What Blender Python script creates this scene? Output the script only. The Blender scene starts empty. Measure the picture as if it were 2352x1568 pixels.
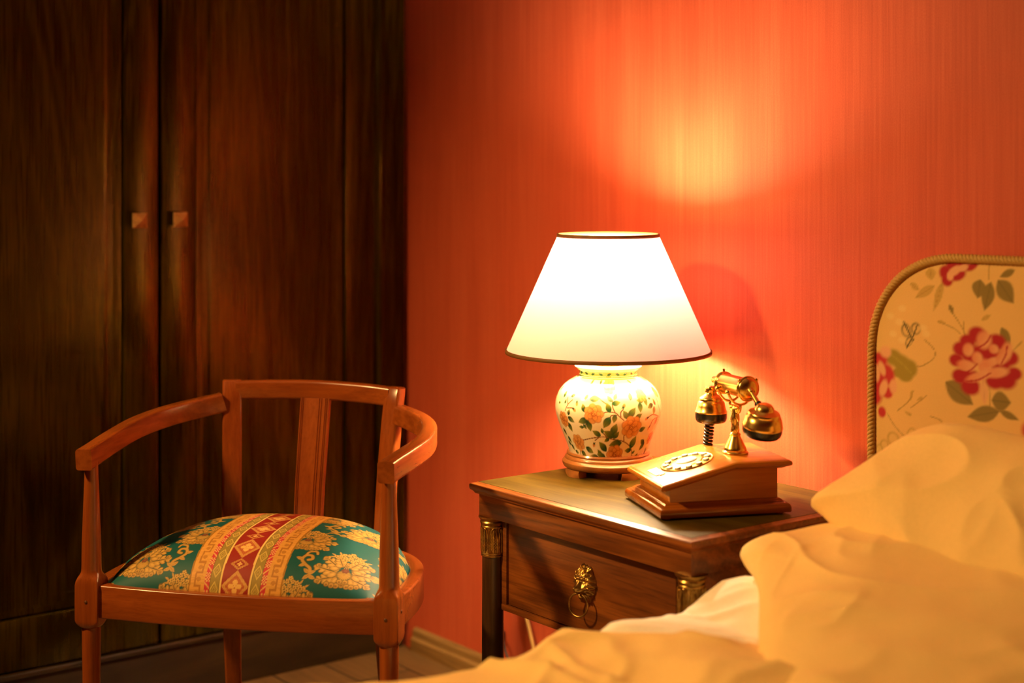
import bpy, bmesh, math, random
import numpy as np
from mathutils import Vector, Matrix, noise
random.seed(7); rng = np.random.default_rng(7)
SC = bpy.context.scene
COL = SC.collection
pi = math.pi

# ------------------------------------------------------------------ room frame
# x runs along the red wall, y runs into the red wall, z is up; the camera stands at the origin.
CS, SN = 0.6107, 0.7919            # cosine / sine of the camera's heading
FPX = 3600.0                       # focal length in pixels of a 2352 px wide frame
CAMZ, HOR = 1.20, 388.0            # camera height, row of the horizon
WALL_Y, ROBE_X = 2.20, -3.275

def srgb(r, g, b):
    f = lambda c: (c/255/12.92 if c <= 10 else ((c/255+0.055)/1.055)**2.4)
    return (f(r), f(g), f(b))

# ------------------------------------------------------------------ tagging
def tag(o, label, cat, group=None):
    o['label'] = label; o['category'] = cat
    if group: o['group'] = group
    return o
def thing(name, label, cat, loc, rot=0.0, group=None):
    o = bpy.data.objects.new(name, None); COL.objects.link(o)
    o.empty_display_size = 0.05
    o.location = loc; o.rotation_euler = (0, 0, rot)
    return tag(o, label, cat, group)

# ------------------------------------------------------------------ mesh helpers
def mk(name, V, F, m, parent=None, smooth=True, loc=None, vcol=None, sharp=None, rot=None):
    me = bpy.data.meshes.new(name)
    me.from_pydata([tuple(v) for v in V], [], [tuple(f) for f in F])
    bm = bmesh.new(); bm.from_mesh(me)
    bmesh.ops.recalc_face_normals(bm, faces=bm.faces)
    bm.to_mesh(me); bm.free()
    if smooth:
        me.polygons.foreach_set('use_smooth', [True]*len(me.polygons))
        if sharp is not None:
            me.set_sharp_from_angle(angle=math.radians(sharp))
    if vcol is not None:
        a = me.color_attributes.new('pattern', 'FLOAT_COLOR', 'POINT')
        c = np.ones((len(V), 4), dtype=np.float32); c[:, :3] = vcol
        a.data.foreach_set('color', c.ravel())
    me.materials.append(m)
    o = bpy.data.objects.new(name, me); COL.objects.link(o)
    if parent: o.parent = parent
    if loc: o.location = loc
    if rot: o.rotation_euler = rot
    return o

class MB:
    """collects shapes for one mesh"""
    def __init__(s): s.V = []; s.F = []
    def add(s, V, F):
        n = len(s.V); s.V += [tuple(v) for v in V]; s.F += [tuple(i+n for i in f) for f in F]; return s
    def build(s, name, m, parent=None, **k): return mk(name, s.V, s.F, m, parent, **k)

def box(x0, x1, y0, y1, z0, z1, bev=0.0, seg=2):
    bm = bmesh.new()
    bmesh.ops.create_cube(bm, size=1.0)
    for v in bm.verts:
        v.co = Vector(((x0+x1)/2+v.co.x*(x1-x0), (y0+y1)/2+v.co.y*(y1-y0), (z0+z1)/2+v.co.z*(z1-z0)))
    if bev > 0:
        bmesh.ops.bevel(bm, geom=list(bm.edges), offset=bev, segments=seg, profile=0.5, affect='EDGES')
    bm.verts.index_update()
    V = [tuple(v.co) for v in bm.verts]; F = [tuple(v.index for v in f.verts) for f in bm.faces]
    bm.free(); return V, F
def xform(VF, mat):
    V, F = VF; return [tuple(mat @ Vector(v)) for v in V], F

def loft(rings, cap=True, closed=True):
    n = len(rings[0]); V = [p for r in rings for p in r]; F = []
    for i in range(len(rings)-1):
        for j in range(n if closed else n-1):
            k = (j+1) % n
            F.append((i*n+j, i*n+k, (i+1)*n+k, (i+1)*n+j))
    if cap and closed:
        F.append(tuple(range(n))); F.append(tuple((len(rings)-1)*n+j for j in range(n)))
    return V, F
def lathe(prof, seg=48, cx=0, cy=0, cap=True):
    return loft([[(cx+r*math.cos(2*pi*j/seg), cy+r*math.sin(2*pi*j/seg), z) for j in range(seg)] for r, z in prof], cap)
def squircle(h, p, seg=40, w=None):
    """ring of half size h, exponent p (2 circle, large square)"""
    out = []
    for j in range(seg):
        t = 2*pi*(j+0.5)/seg; c, s = math.cos(t), math.sin(t)
        out.append((h*math.copysign(abs(c)**(2/p), c), (w or h)*math.copysign(abs(s)**(2/p), s)))
    return out
def sqloft(cx, cy, spec, seg=40):
    return loft([[(cx+a, cy+b, z) for a, b in squircle(h, p, seg)] for z, h, p in spec])

def catmull(P, n=8, closed=False):
    P = [Vector(p) for p in P]; out = []
    m = len(P)
    for i in range(m if closed else m-1):
        if closed: a, b, c, d = P[(i-1) % m], P[i], P[(i+1) % m], P[(i+2) % m]
        else: a, b, c, d = P[max(i-1, 0)], P[i], P[i+1], P[min(i+2, m-1)]
        for k in range(n):
            t = k/n
            out.append(0.5*((2*b)+(c-a)*t+(2*a-5*b+4*c-d)*t*t+(3*b-a-3*c+d)*t**3))
    if not closed: out.append(P[-1])
    return out
def sweep(path, section, up=(0, 0, 1), cap=True, closed=False, scale=None):
    """section: list of (side, up) offsets"""
    path = [Vector(p) for p in path]; up = Vector(up); rings = []
    n = len(path)
    for i, p in enumerate(path):
        if closed: t = path[(i+1) % n]-path[i-1]
        else: t = path[min(i+1, n-1)]-path[max(i-1, 0)]
        t.normalize()
        s = t.cross(up)
        if s.length < 1e-5: s = Vector((1, 0, 0))
        s.normalize(); u = s.cross(t)
        k = scale(i/(n-1)) if scale else 1
        rings.append([tuple(p+s*a*k+u*b*k) for a, b in section])
    if closed: rings.append(rings[0])
    return loft(rings, cap and not closed)
def circ(r, n=10): return [(r*math.cos(2*pi*j/n), r*math.sin(2*pi*j/n)) for j in range(n)]
def rrect(w, h, r, n=3):
    out = []
    for cx, cy, a0 in ((w/2-r, h/2-r, 0), (-w/2+r, h/2-r, 90), (-w/2+r, -h/2+r, 180), (w/2-r, -h/2+r, 270)):
        for k in range(n+1):
            a = math.radians(a0+90*k/n); out.append((cx+r*math.cos(a), cy+r*math.sin(a)))
    return out
def tube(path, r, n=10): return sweep(path, circ(r, n))
def ball(c, r, seg=20, sq=(1, 1, 1)):
    k = seg//2
    rings = [[(c[0]+sq[0]*r*math.sin(pi*i/k)*math.cos(2*pi*j/seg), c[1]+sq[1]*r*math.sin(pi*i/k)*math.sin(2*pi*j/seg),
               c[2]-sq[2]*r*math.cos(pi*i/k)) for j in range(seg)] for i in range(1, k)]
    V, F = loft(rings, True); return V, F
def torus(c, R, r, axis='z', n=40, m=10):
    rings = []
    for i in range(n+1):
        a = 2*pi*i/n; ring = []
        for j in range(m):
            b = 2*pi*j/m; q = R+r*math.cos(b); p = (q*math.cos(a), q*math.sin(a), r*math.sin(b))
            if axis == 'x': p = (p[2], p[0], p[1])
            if axis == 'y': p = (p[0], p[2], p[1])
            ring.append((c[0]+p[0], c[1]+p[1], c[2]+p[2]))
        rings.append(ring)
    return loft(rings, False)
def grid(P):
    """P: (rows, cols, 3) array"""
    r, c = P.shape[:2]
    i = np.arange(r*c).reshape(r, c)
    F = np.stack([i[:-1, :-1], i[:-1, 1:], i[1:, 1:], i[1:, :-1]], -1).reshape(-1, 4)
    return P.reshape(-1, 3).tolist(), F.tolist()
def rect_mould(x0, x1, y0, y1, prof):
    """loft of a rectangle; prof: (outset, z)"""
    return loft([[(x0-o, y0-o, z), (x1+o, y0-o, z), (x1+o, y1+o, z), (x0-o, y1+o, z)] for o, z in prof])

# ------------------------------------------------------------------ painting on vertices
class Paint:
    def __init__(s, X, Y, base):
        s.X, s.Y = np.asarray(X, float).ravel(), np.asarray(Y, float).ravel()
        s.C = np.tile(np.array(base, float), (s.X.size, 1))
    def _mix(s, idx, a, col): s.C[idx] += (np.array(col)-s.C[idx])*a[:, None]
    def ell(s, cx, cy, a, b, ang, col, soft=0.25, op=1.0, col2=None):
        R = max(a, b)*1.3
        idx = np.nonzero((abs(s.X-cx) < R) & (abs(s.Y-cy) < R))[0]
        if idx.size == 0: return
        dx, dy = s.X[idx]-cx, s.Y[idx]-cy; c, n = math.cos(ang), math.sin(ang)
        p, q = (dx*c+dy*n)/a, (-dx*n+dy*c)/b
        d = np.sqrt(p*p+q*q); m = np.clip((1-d)/soft+0.5, 0, 1)*op
        if col2 is not None:
            t = np.clip(p*0.5+0.5, 0, 1)[:, None]; cc = np.array(col)*(1-t)+np.array(col2)*t
            s.C[idx] += (cc-s.C[idx])*m[:, None]
        else: s._mix(idx, m, col)
    def leaf(s, cx, cy, L, W, ang, col, tip=None, op=1.0, vein=None):
        """pointed leaf centred at cx,cy, the tip towards ang"""
        idx = np.nonzero((abs(s.X-cx) < L*0.6) & (abs(s.Y-cy) < L*0.6))[0]
        if idx.size == 0: return
        dx, dy = s.X[idx]-cx, s.Y[idx]-cy; c, n = math.cos(ang), math.sin(ang)
        p, q = (dx*c+dy*n)/(L/2), (-dx*n+dy*c)/(W/2)
        w = np.clip(1-p*p, 0, 1)*(1-0.25*p)
        m = np.clip((w-abs(q))/0.25+0.3, 0, 1)*(abs(p) < 1)*op
        if tip is not None:
            t = (np.clip(p*0.6+0.35, 0, 1)**1.5)[:, None]; cc = np.array(col)*(1-t)+np.array(tip)*t
            s.C[idx] += (cc-s.C[idx])*m[:, None]
        else: s._mix(idx, m, col)
        if vein is not None:
            s._mix(idx, m*np.clip(1-abs(q)/0.12, 0, 1), vein)
    def line(s, P, w, col, op=1.0):
        P = catmull([(a, b, 0) for a, b in P], 6)
        for a, b in zip(P[:-1], P[1:]):
            d = b-a; L = d.length
            if L < 1e-9: continue
            R = L/2+w*1.6; cx, cy = (a.x+b.x)/2, (a.y+b.y)/2
            idx = np.nonzero((abs(s.X-cx) < R) & (abs(s.Y-cy) < R))[0]
            if idx.size == 0: continue
            dx, dy = s.X[idx]-a.x, s.Y[idx]-a.y
            t = np.clip((dx*d.x+dy*d.y)/(L*L), 0, 1)
            dist = np.hypot(dx-t*d.x, dy-t*d.y)
            s._mix(idx, np.clip((w-dist)/(w*0.5)+0.3, 0, 1)*op, col)
# ------------------------------------------------------------------ materials
def new_mat(name):
    m = bpy.data.materials.new(name); m.use_nodes = True
    nt = m.node_tree; b = nt.nodes['Principled BSDF']; return m, nt, b
def nd(nt, kind, **k):
    n = nt.nodes.new(kind)
    for a, v in k.items():
        if a.startswith('i_'): n.inputs[a[2:].replace('_', ' ')].default_value = v
        else: setattr(n, a, v)
    return n
def ramp(nt, fac, stops):
    r = nt.nodes.new('ShaderNodeValToRGB'); e = r.color_ramp.elements
    while len(e) < len(stops): e.new(0.5)
    for k, (p, c) in zip(e, stops): k.position = p; k.color = (*c, 1)
    nt.links.new(fac, r.inputs[0]); return r.outputs[0]
def coords(nt, scale=(1, 1, 1)):
    t = nt.nodes.new('ShaderNodeTexCoord'); mp = nt.nodes.new('ShaderNodeMapping')
    mp.inputs['Scale'].default_value = scale
    nt.links.new(t.outputs['Object'], mp.inputs[0]); return mp.outputs[0]
def noise_n(nt, vec, scale, detail=4, rough=0.55, dist=0.0):
    n = nt.nodes.new('ShaderNodeTexNoise')
    n.inputs['Scale'].default_value = scale; n.inputs['Detail'].default_value = detail
    n.inputs['Roughness'].default_value = rough; n.inputs['Distortion'].default_value = dist
    nt.links.new(vec, n.inputs['Vector']); return n.outputs['Fac']
def bump(nt, b, h, strength, dist=0.001):
    n = nt.nodes.new('ShaderNodeBump'); n.inputs['Strength'].default_value = strength; n.inputs['Distance'].default_value = dist
    nt.links.new(h, n.inputs['Height']); nt.links.new(n.outputs[0], b.inputs['Normal'])
def mathn(nt, op, a, bv):
    n = nt.nodes.new('ShaderNodeMath'); n.operation = op
    nt.links.new(a, n.inputs[0])
    if isinstance(bv, (int, float)): n.inputs[1].default_value = bv
    else: nt.links.new(bv, n.inputs[1])
    return n.outputs[0]
def plain(name, col, rough=0.5, metal=0.0, spec=0.5, coat=0.0, var=0.12, nscale=30, bmp=0.0, sheen=0.0):
    m, nt, b = new_mat(name)
    f = noise_n(nt, coords(nt), nscale)
    c = ramp(nt, f, [(0.3, tuple(x*(1-var) for x in col)), (0.7, tuple(min(x*(1+var), 1) for x in col))])
    nt.links.new(c, b.inputs['Base Color'])
    b.inputs['Roughness'].default_value = rough; b.inputs['Metallic'].default_value = metal
    b.inputs['Specular IOR Level'].default_value = spec; b.inputs['Coat Weight'].default_value = coat
    b.inputs['Coat Roughness'].default_value = 0.12
    if sheen: b.inputs['Sheen Weight'].default_value = sheen
    if bmp: bump(nt, b, f, bmp)
    return m
def wood(name, dark, light, axis='x', rough=0.35, coat=0.0, fine=90, figure=7.0, spec=0.5, contrast=1.0, bmp=0.15, pores=0.35, coatr=0.15):
    m, nt, b = new_mat(name)
    st = {'x': (0.06, 1, 1), 'y': (1, 0.06, 1), 'z': (1, 1, 0.06)}[axis]
    st2 = {'x': (0.12, 1, 1), 'y': (1, 0.12, 1), 'z': (1, 1, 0.12)}[axis]
    f1 = noise_n(nt, coords(nt, st), fine, 5, 0.6)
    f2 = noise_n(nt, coords(nt, st2), figure, 3, 0.5, 1.2)
    rings = mathn(nt, 'SINE', mathn(nt, 'MULTIPLY', f2, 46.0), 0)
    rings = mathn(nt, 'MULTIPLY', rings, 0.13*contrast)
    f = mathn(nt, 'ADD', mathn(nt, 'ADD', mathn(nt, 'MULTIPLY', f1, 0.55), rings), mathn(nt, 'MULTIPLY', f2, 0.45))
    mid = tuple((a+c)/2 for a, c in zip(dark, light))
    c = ramp(nt, f, [(0.28, dark), (0.5, mid), (0.72, light)])
    po = noise_n(nt, coords(nt, tuple(0.03 if q < 1 else 1 for q in st)), fine*3.2, 2, 0.5)
    mx = nd(nt, 'ShaderNodeMix', data_type='RGBA', blend_type='MULTIPLY')
    mx.inputs[0].default_value = pores
    nt.links.new(c, mx.inputs[6]); nt.links.new(ramp(nt, po, [(0.36, (0.25, 0.2, 0.15)), (0.46, (1, 1, 1))]), mx.inputs[7])
    nt.links.new(mx.outputs[2], b.inputs['Base Color'])
    b.inputs['Roughness'].default_value = rough; b.inputs['Specular IOR Level'].default_value = spec
    b.inputs['Coat Weight'].default_value = coat; b.inputs['Coat Roughness'].default_value = coatr
    if bmp: bump(nt, b, f1, bmp, 0.0006)
    return m
def painted(name, rough=0.6, coat=0.0, coatr=0.1, spec=0.5, weave=0.0, wscale=600, sheen=0.0):
    m, nt, b = new_mat(name)
    v = nt.nodes.new('ShaderNodeVertexColor'); v.layer_name = 'pattern'
    f = noise_n(nt, coords(nt), wscale, 2)
    mx = nd(nt, 'ShaderNodeMix', data_type='RGBA', blend_type='MULTIPLY'); mx.inputs[0].default_value = 0.35 if weave else 0.05
    nt.links.new(v.outputs[0], mx.inputs[6]); nt.links.new(ramp(nt, f, [(0.35, (0.6, 0.6, 0.6)), (0.6, (1, 1, 1))]), mx.inputs[7])
    nt.links.new(mx.outputs[2], b.inputs['Base Color'])
    b.inputs['Roughness'].default_value = rough; b.inputs['Coat Weight'].default_value = coat
    b.inputs['Coat Roughness'].default_value = coatr; b.inputs['Specular IOR Level'].default_value = spec
    b.inputs['Sheen Weight'].default_value = sheen
    if weave: bump(nt, b, f, weave, 0.0005)
    return m

M = {}
def wallpaper():
    m, nt, b = new_mat('red_strie_wallpaper')
    a = noise_n(nt, coords(nt, (1, 1, 0.02)), 150, 5, 0.7)
    c = noise_n(nt, coords(nt, (1, 1, 0.05)), 18, 3, 0.5)
    g = noise_n(nt, coords(nt, (1, 1, 0.6)), 520, 2, 0.5)
    f = mathn(nt, 'ADD', mathn(nt, 'ADD', mathn(nt, 'MULTIPLY', a, 0.5), mathn(nt, 'MULTIPLY', c, 0.25)), mathn(nt, 'MULTIPLY', g, 0.25))
    col = ramp(nt, f, [(0.3, WP_D), (0.5, WP_M), (0.7, WP_L)])
    nt.links.new(col, b.inputs['Base Color'])
    b.inputs['Roughness'].default_value = 0.55; b.inputs['Specular IOR Level'].default_value = 0.35
    bump(nt, b, f, 0.35, 0.0012); return m
WP_D, WP_M, WP_L = (0.44, 0.062, 0.024), (0.56, 0.092, 0.037), (0.66, 0.135, 0.058)
M['wallpaper'] = wallpaper()
M['ceiling'] = plain('cream_ceiling_paint', (0.72, 0.62, 0.45), 0.9, var=0.04)
def floor_mat():
    m, nt, b = new_mat('brown_plank_floor')
    t = nd(nt, 'ShaderNodeTexBrick', offset=0.5)
    t.inputs['Scale'].default_value = 1.0; t.inputs['Brick Width'].default_value = 1.25; t.inputs['Row Height'].default_value = 0.14
    t.inputs['Mortar Size'].default_value = 0.003
    t.inputs['Color1'].default_value = (0.16, 0.088, 0.03, 1); t.inputs['Color2'].default_value = (0.21, 0.12, 0.042, 1); t.inputs['Mortar'].default_value = (0.02, 0.012, 0.006, 1)
    nt.links.new(coords(nt), t.inputs['Vector'])
    f = noise_n(nt, coords(nt, (0.05, 1, 1)), 70, 4)
    mx = nd(nt, 'ShaderNodeMix', data_type='RGBA', blend_type='MULTIPLY'); mx.inputs[0].default_value = 0.8
    nt.links.new(t.outputs['Color'], mx.inputs[6]); nt.links.new(ramp(nt, f, [(0.3, (0.55, 0.5, 0.45)), (0.65, (1, 1, 1))]), mx.inputs[7])
    nt.links.new(mx.outputs[2], b.inputs['Base Color']); b.inputs['Roughness'].default_value = 0.45
    return m
M['floor'] = floor_mat()
M['baseboard'] = wood('oak_baseboard', (0.20, 0.105, 0.03), (0.34, 0.19, 0.06), 'x', 0.45)
M['oak'] = wood('dark_stained_oak', (0.011, 0.0068, 0.0002), (0.045, 0.028, 0.0006), 'z', 0.25, fine=75, figure=4.5, contrast=1.0, pores=0.75, coat=0.0, spec=0.42)
M['oak'].node_tree.nodes['Principled BSDF'].inputs['Specular Tint'].default_value = (1.0, 0.70, 0.16, 1)
M['oak_h'] = wood('dark_stained_oak_across', (0.016, 0.0075, 0.0016), (0.036, 0.018, 0.0036), 'y', 0.40, fine=75, figure=5)
M['seam'] = plain('dark_gap', (0.006, 0.004, 0.002), 0.9)
M['knobwood'] = wood('turned_knob_wood', (0.36, 0.18, 0.055), (0.56, 0.30, 0.10), 'x', 0.35)
M['walnut'] = wood('walnut_veneer', (0.10, 0.026, 0.004), (0.29, 0.084, 0.013), 'x', 0.36, fine=120, figure=6, coat=0.10, coatr=0.25)
M['walnut_y'] = wood('walnut_veneer_across', (0.085, 0.026, 0.006), (0.24, 0.08, 0.02), 'y', 0.33, fine=120, figure=6, coat=0.25, coatr=0.25)
M['topwood'] = wood('worn_tabletop_veneer', (0.034, 0.021, 0.0020), (0.085, 0.054, 0.0055), 'x', 0.48, fine=150, figure=5, coat=0.0, spec=0.12)
M['column'] = wood('dark_column_wood', (0.035, 0.014, 0.004), (0.085, 0.038, 0.010), 'z', 0.32, fine=120, coat=0.3)
M['cherry'] = wood('cherry_stained_beech', (0.19, 0.038, 0.005), (0.31, 0.074, 0.011), 'z', 0.26, fine=160, figure=5, coat=0.25, contrast=0.5, pores=0.15, bmp=0.04)
M['cherry_x'] = wood('cherry_stained_beech_across', (0.19, 0.038, 0.005), (0.31, 0.074, 0.011), 'x', 0.26, fine=160, figure=5, coat=0.25, contrast=0.5, pores=0.15, bmp=0.04)
M['cherry_y'] = wood('cherry_stained_beech_arm', (0.19, 0.040, 0.005), (0.32, 0.078, 0.012), 'y', 0.26, fine=110, figure=7, coat=0.2, contrast=0.7, pores=0.1, bmp=0.04)
M['phonewood'] = wood('orange_lacquered_wood', (0.40, 0.125, 0.009), (0.58, 0.205, 0.018), 'x', 0.26, fine=120, figure=5, coat=0.35, contrast=0.4, pores=0.1, bmp=0.03)
M['phonewood_d'] = wood('red_brown_lacquered_moulding', (0.24, 0.060, 0.005), (0.36, 0.100, 0.010), 'x', 0.22, fine=120, figure=5, coat=0.5, contrast=0.4, pores=0.1, bmp=0.03)
M['lacquer'] = plain('golden_brown_lacquer', (0.33, 0.125, 0.034), 0.28, coat=0.5, var=0.2, nscale=40)
M['brass'] = plain('polished_brass', (0.88, 0.60, 0.17), 0.25, metal=1, var=0.06, nscale=60)
M['brass_o'] = plain('antique_brass', (0.42, 0.255, 0.072), 0.33, metal=1, var=0.35, nscale=90, bmp=0.1)
M['black'] = plain('black_plastic', (0.012, 0.012, 0.010), 0.25, spec=0.6)
M['paper'] = plain('white_card', (0.85, 0.82, 0.74), 0.6, var=0.03)
M['button'] = plain('ivory_button', (0.78, 0.72, 0.52), 0.2, coat=0.5, var=0.03)
M['screw'] = plain('dark_screw', (0.10, 0.035, 0.012), 0.35)
M['trim'] = plain('brown_shade_binding', (0.20, 0.085, 0.018), 0.6, var=0.15)
M['linen'] = plain('cream_cotton_bedlinen', (0.88, 0.62, 0.25), 0.85, spec=0.2, var=0.03, nscale=200, sheen=0.1)
M['sheet'] = plain('white_cotton_sheet', (0.92, 0.87, 0.75), 0.85, spec=0.2, var=0.03, nscale=200)
M['rope'] = plain('gold_twisted_cord', (0.50, 0.30, 0.075), 0.6, var=0.15, nscale=300)
M['porcelain'] = painted('painted_porcelain', 0.22, coat=0.8, coatr=0.06)
M['floral'] = painted('printed_floral_cotton', 0.85, weave=0.25, wscale=900)
M['brocade'] = painted('woven_brocade', 0.55, weave=0.2, wscale=1500, spec=0.2)
M['cable'] = plain('dark_cable', (0.03, 0.02, 0.015), 0.5)
M['cable_p'] = plain('pale_cable', (0.55, 0.33, 0.10), 0.5)
def shade_mat():
    m = bpy.data.materials.new('cream_lampshade_cloth'); m.use_nodes = True; nt = m.node_tree
    nt.nodes.clear(); out = nt.nodes.new('ShaderNodeOutputMaterial')
    f = noise_n(nt, coords(nt, (1, 1, 1)), 260, 2)
    ct = ramp(nt, f, [(0.3, SH_T1), (0.7, SH_T2)])
    tr = nt.nodes.new('ShaderNodeBsdfTranslucent'); df = nt.nodes.new('ShaderNodeBsdfDiffuse')
    df.inputs[0].default_value = (0.86, 0.72, 0.44, 1)
    nt.links.new(ct, tr.inputs[0]); mx = nt.nodes.new('ShaderNodeMixShader'); mx.inputs[0].default_value = 0.80
    nt.links.new(tr.outputs[0], mx.inputs[1]); nt.links.new(df.outputs[0], mx.inputs[2]); nt.links.new(mx.outputs[0], out.inputs[0])
    return m
SH_T1, SH_T2 = (0.31, 0.160, 0.185), (0.36, 0.188, 0.215)
M['shade'] = shade_mat()
def glow(name, col, s):
    m = bpy.data.materials.new(name); m.use_nodes = True; nt = m.node_tree; nt.nodes.clear()
    o = nt.nodes.new('ShaderNodeOutputMaterial'); e = nt.nodes.new('ShaderNodeEmission')
    e.inputs[0].default_value = (*col, 1); e.inputs[1].default_value = s; nt.links.new(e.outputs[0], o.inputs[0]); return m
M['bulb'] = glow('lit_bulb_glass', (1.0, 0.72, 0.43), 960.0)
# ------------------------------------------------------------------ the room
X0, X1, Y0, Y1, ZC = -3.90, 1.60, -1.90, WALL_Y, 2.62
def struct(name, VF, m, **k):
    o = mk(name, VF[0], VF[1], m, **k); o['kind'] = 'structure'; return o
T = 0.12
struct('floor', box(X0-T, X1+T, Y0-T, Y1+T, -T, 0), M['floor'], smooth=False)
struct('ceiling', box(X0-T, X1+T, Y0-T, Y1+T, ZC, ZC+T), M['ceiling'], smooth=False)
struct('wall_back', box(X0-T, X1+T, Y1, Y1+T, 0, ZC), M['wallpaper'], smooth=False)
struct('wall_left', box(X0-T, X0, Y0, Y1, 0, ZC), M['wallpaper'], smooth=False)
struct('wall_right', box(X1, X1+T, Y0, Y1, 0, ZC), M['wallpaper'], smooth=False)
struct('wall_front', box(X0-T, X1+T, Y0-T, Y0, 0, ZC), M['wallpaper'], smooth=False)
# two-stepped oak baseboard under the red wall
bb = [(0, 0), (0.016, 0), (0.016, 0.030), (0.012, 0.034), (0.010, 0.036), (0.010, 0.050), (0.006, 0.056), (0, 0.058)]
V = []; 
for x in (-3.245, X1):
    V += [(x, Y1-0.0005-a, z+0.0005) for a, z in bb]
n = len(bb)
F = [tuple(range(n)), tuple(range(n, 2*n))]+[(j, (j+1) % n, n+(j+1) % n, n+j) for j in range(n)]
struct('baseboard_back', (V, F), M['baseboard'], smooth=False)

# ------------------------------------------------------------------ wardrobe (faces +x)
wr = thing('wardrobe', 'dark-stained oak wardrobe with two tall panelled doors, filling the left of the room', 'wardrobe', (ROBE_X, 0, 0))
RY0, RY1 = -0.75, 2.190                     # along the left wall
FR = -0.022                                 # plane behind the doors
DZ0, DZ1 = 0.135, 2.46
seamY = 1.5258; rightEnd = 2.096
carc = MB()
carc.add(*box(-0.585, FR-0.002, RY0, RY1-0.001, 0.02, 2.52))
carc.build('carcass', M['oak'], wr, smooth=False)
pl = MB(); pl.add(*box(-0.57, -0.012, RY0, RY1-0.001, 0.0, 0.118, 0.003)); pl.build('plinth', M['oak_h'], wr, sharp=30)
pt = MB(); pt.add(*box(-0.3, 0.006, RY0, RY1-0.001, 0.118, 0.131, 0.004)); pt.build('plinth_moulding', M['oak_h'], wr, sharp=30)
cr = MB(); cr.add(*box(-0.59, 0.03, RY0, RY1-0.001, 2.47, 2.56, 0.01)); cr.build('cornice', M['oak_h'], wr, sharp=30)
# corner post with a rounded bead beside the red wall
post = MB(); post.add(*box(-0.1, -0.004, rightEnd+0.004, RY1-0.001, DZ0, DZ1, 0.002))
post.build('corner_post', M['oak'], wr, sharp=30)
bd = MB(); bd.add(*loft([[(-0.006+0.013*math.cos(a), rightEnd+0.019+0.013*math.sin(a), z) for a in [2*pi*k/24 for k in range(24)]] for z in (DZ0, DZ1)]))
bd.build('half_round_bead', M['oak'], wr)
def door(y0, y1, sw_l, sw_r, knob_y):
    rail = 0.11
    fr = MB(); b = 0.0035
    fr.add(*box(FR, 0, y0, y0+sw_l, DZ0, DZ1, b)); fr.add(*box(FR, 0, y1-sw_r, y1, DZ0, DZ1, b))
    fr.add(*box(FR, -0.0004, y0+sw_l-0.001, y1-sw_r+0.001, DZ0, DZ0+rail, b)); fr.add(*box(FR, -0.0004, y0+sw_l-0.001, y1-sw_r+0.001, DZ1-rail, DZ1, b))
    d = fr.build('door', M['oak'], wr, sharp=30)
    a, c = y0+sw_l, y1-sw_r; e, g = DZ0+rail, DZ1-rail
    rings = []
    for ins, x in ((-0.002, -0.010), (0.002, -0.010), (0.004, -0.007), (0.010, -0.007), (0.030, -0.012), (0.036, -0.0095), (0.045, -0.0095)):
        rings.append([(x, a+ins, e+ins), (x, c-ins, e+ins), (x, c-ins, g-ins), (x, a+ins, g-ins)])
    P = MB(); P.add(*loft(rings)); P.build('door_panel', M['oak'], d, sharp=25)
    # pyramid knob on a square stem
    kz, h = 1.0860, 0.0165
    K = MB(); K.add(*box(0, 0.018, knob_y-0.008, knob_y+0.008, kz-0.008, kz+0.008, 0.001))
    q = lambda x, s: [(x, knob_y-s, kz-s), (x, knob_y+s, kz-s), (x, knob_y+s, kz+s), (x, knob_y-s, kz+s)]
    K.add(*loft([q(0.016, h*0.8), q(0.018, h), q(0.023, h), q(0.034, 0.001)]))
    K.build('knob', M['knobwood'], d, smooth=False)
door(0.957, seamY-0.0035, 0.083, 0.082, 1.468)
door(seamY+0.0035, rightEnd, 0.0845, 0.083, 1.566)
door(0.384, 0.950, 0.083, 0.083, 0.44)
gp = MB(); gp.add(*box(FR-0.001, FR+0.001, seamY-0.02, seamY+0.02, DZ0, DZ1)); gp.build('door_gap', M['seam'], wr, smooth=False)
# ------------------------------------------------------------------ armchair
ch = thing('armchair', 'reddish wooden armchair with curved arms and a teal and gold brocade seat, before the wardrobe', 'chair', (-2.4514, 1.2869, 0), math.radians(40.77))
LX = 0.274
for sx in (-1, 1):
    x = sx*LX
    L = MB()
    L.add(*sqloft(x, 0, [(0.0, 0.0115, 2), (0.004, 0.0125, 2), (0.10, 0.0135, 2), (0.30, 0.0158, 2), (0.384, 0.0168, 2), (0.389, 0.0165, 2), (0.3905, 0.0185, 2.6),
        (0.394, 0.0202, 4.5), (0.399, 0.0214, 12), (0.404, 0.0218, 30), (0.43, 0.0218, 40), (0.466, 0.0218, 30), (0.473, 0.0213, 12), (0.479, 0.0200, 4.5), (0.484, 0.0183, 2.6), (0.488, 0.0176, 2.1),
        (0.494, 0.0174, 2), (0.54, 0.0168, 2), (0.60, 0.0146, 2), (0.66, 0.0122, 2), (0.682, 0.0117, 2)], 48))
    lg = L.build('leg', M['cherry'], ch, sharp=40)
    s = MB(); s.add(*lathe([(0.0001, 0.0012), (0.0022, 0.001), (0.0034, 0.0)], 16)); 
    so = s.build('screw_plug', M['screw'], lg, loc=(x, -0.0217, 0.437)); so.rotation_euler = (pi/2, 0, 0)
    s2 = MB(); s2.add(*lathe([(0.0001, 0.0012), (0.0022, 0.001), (0.0034, 0.0)], 16))
    so = s2.build('screw_plug', M['screw'], lg, loc=(x+sx*0.0217, 0, 0.447)); so.rotation_euler = (0, sx*pi/2, 0)
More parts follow.
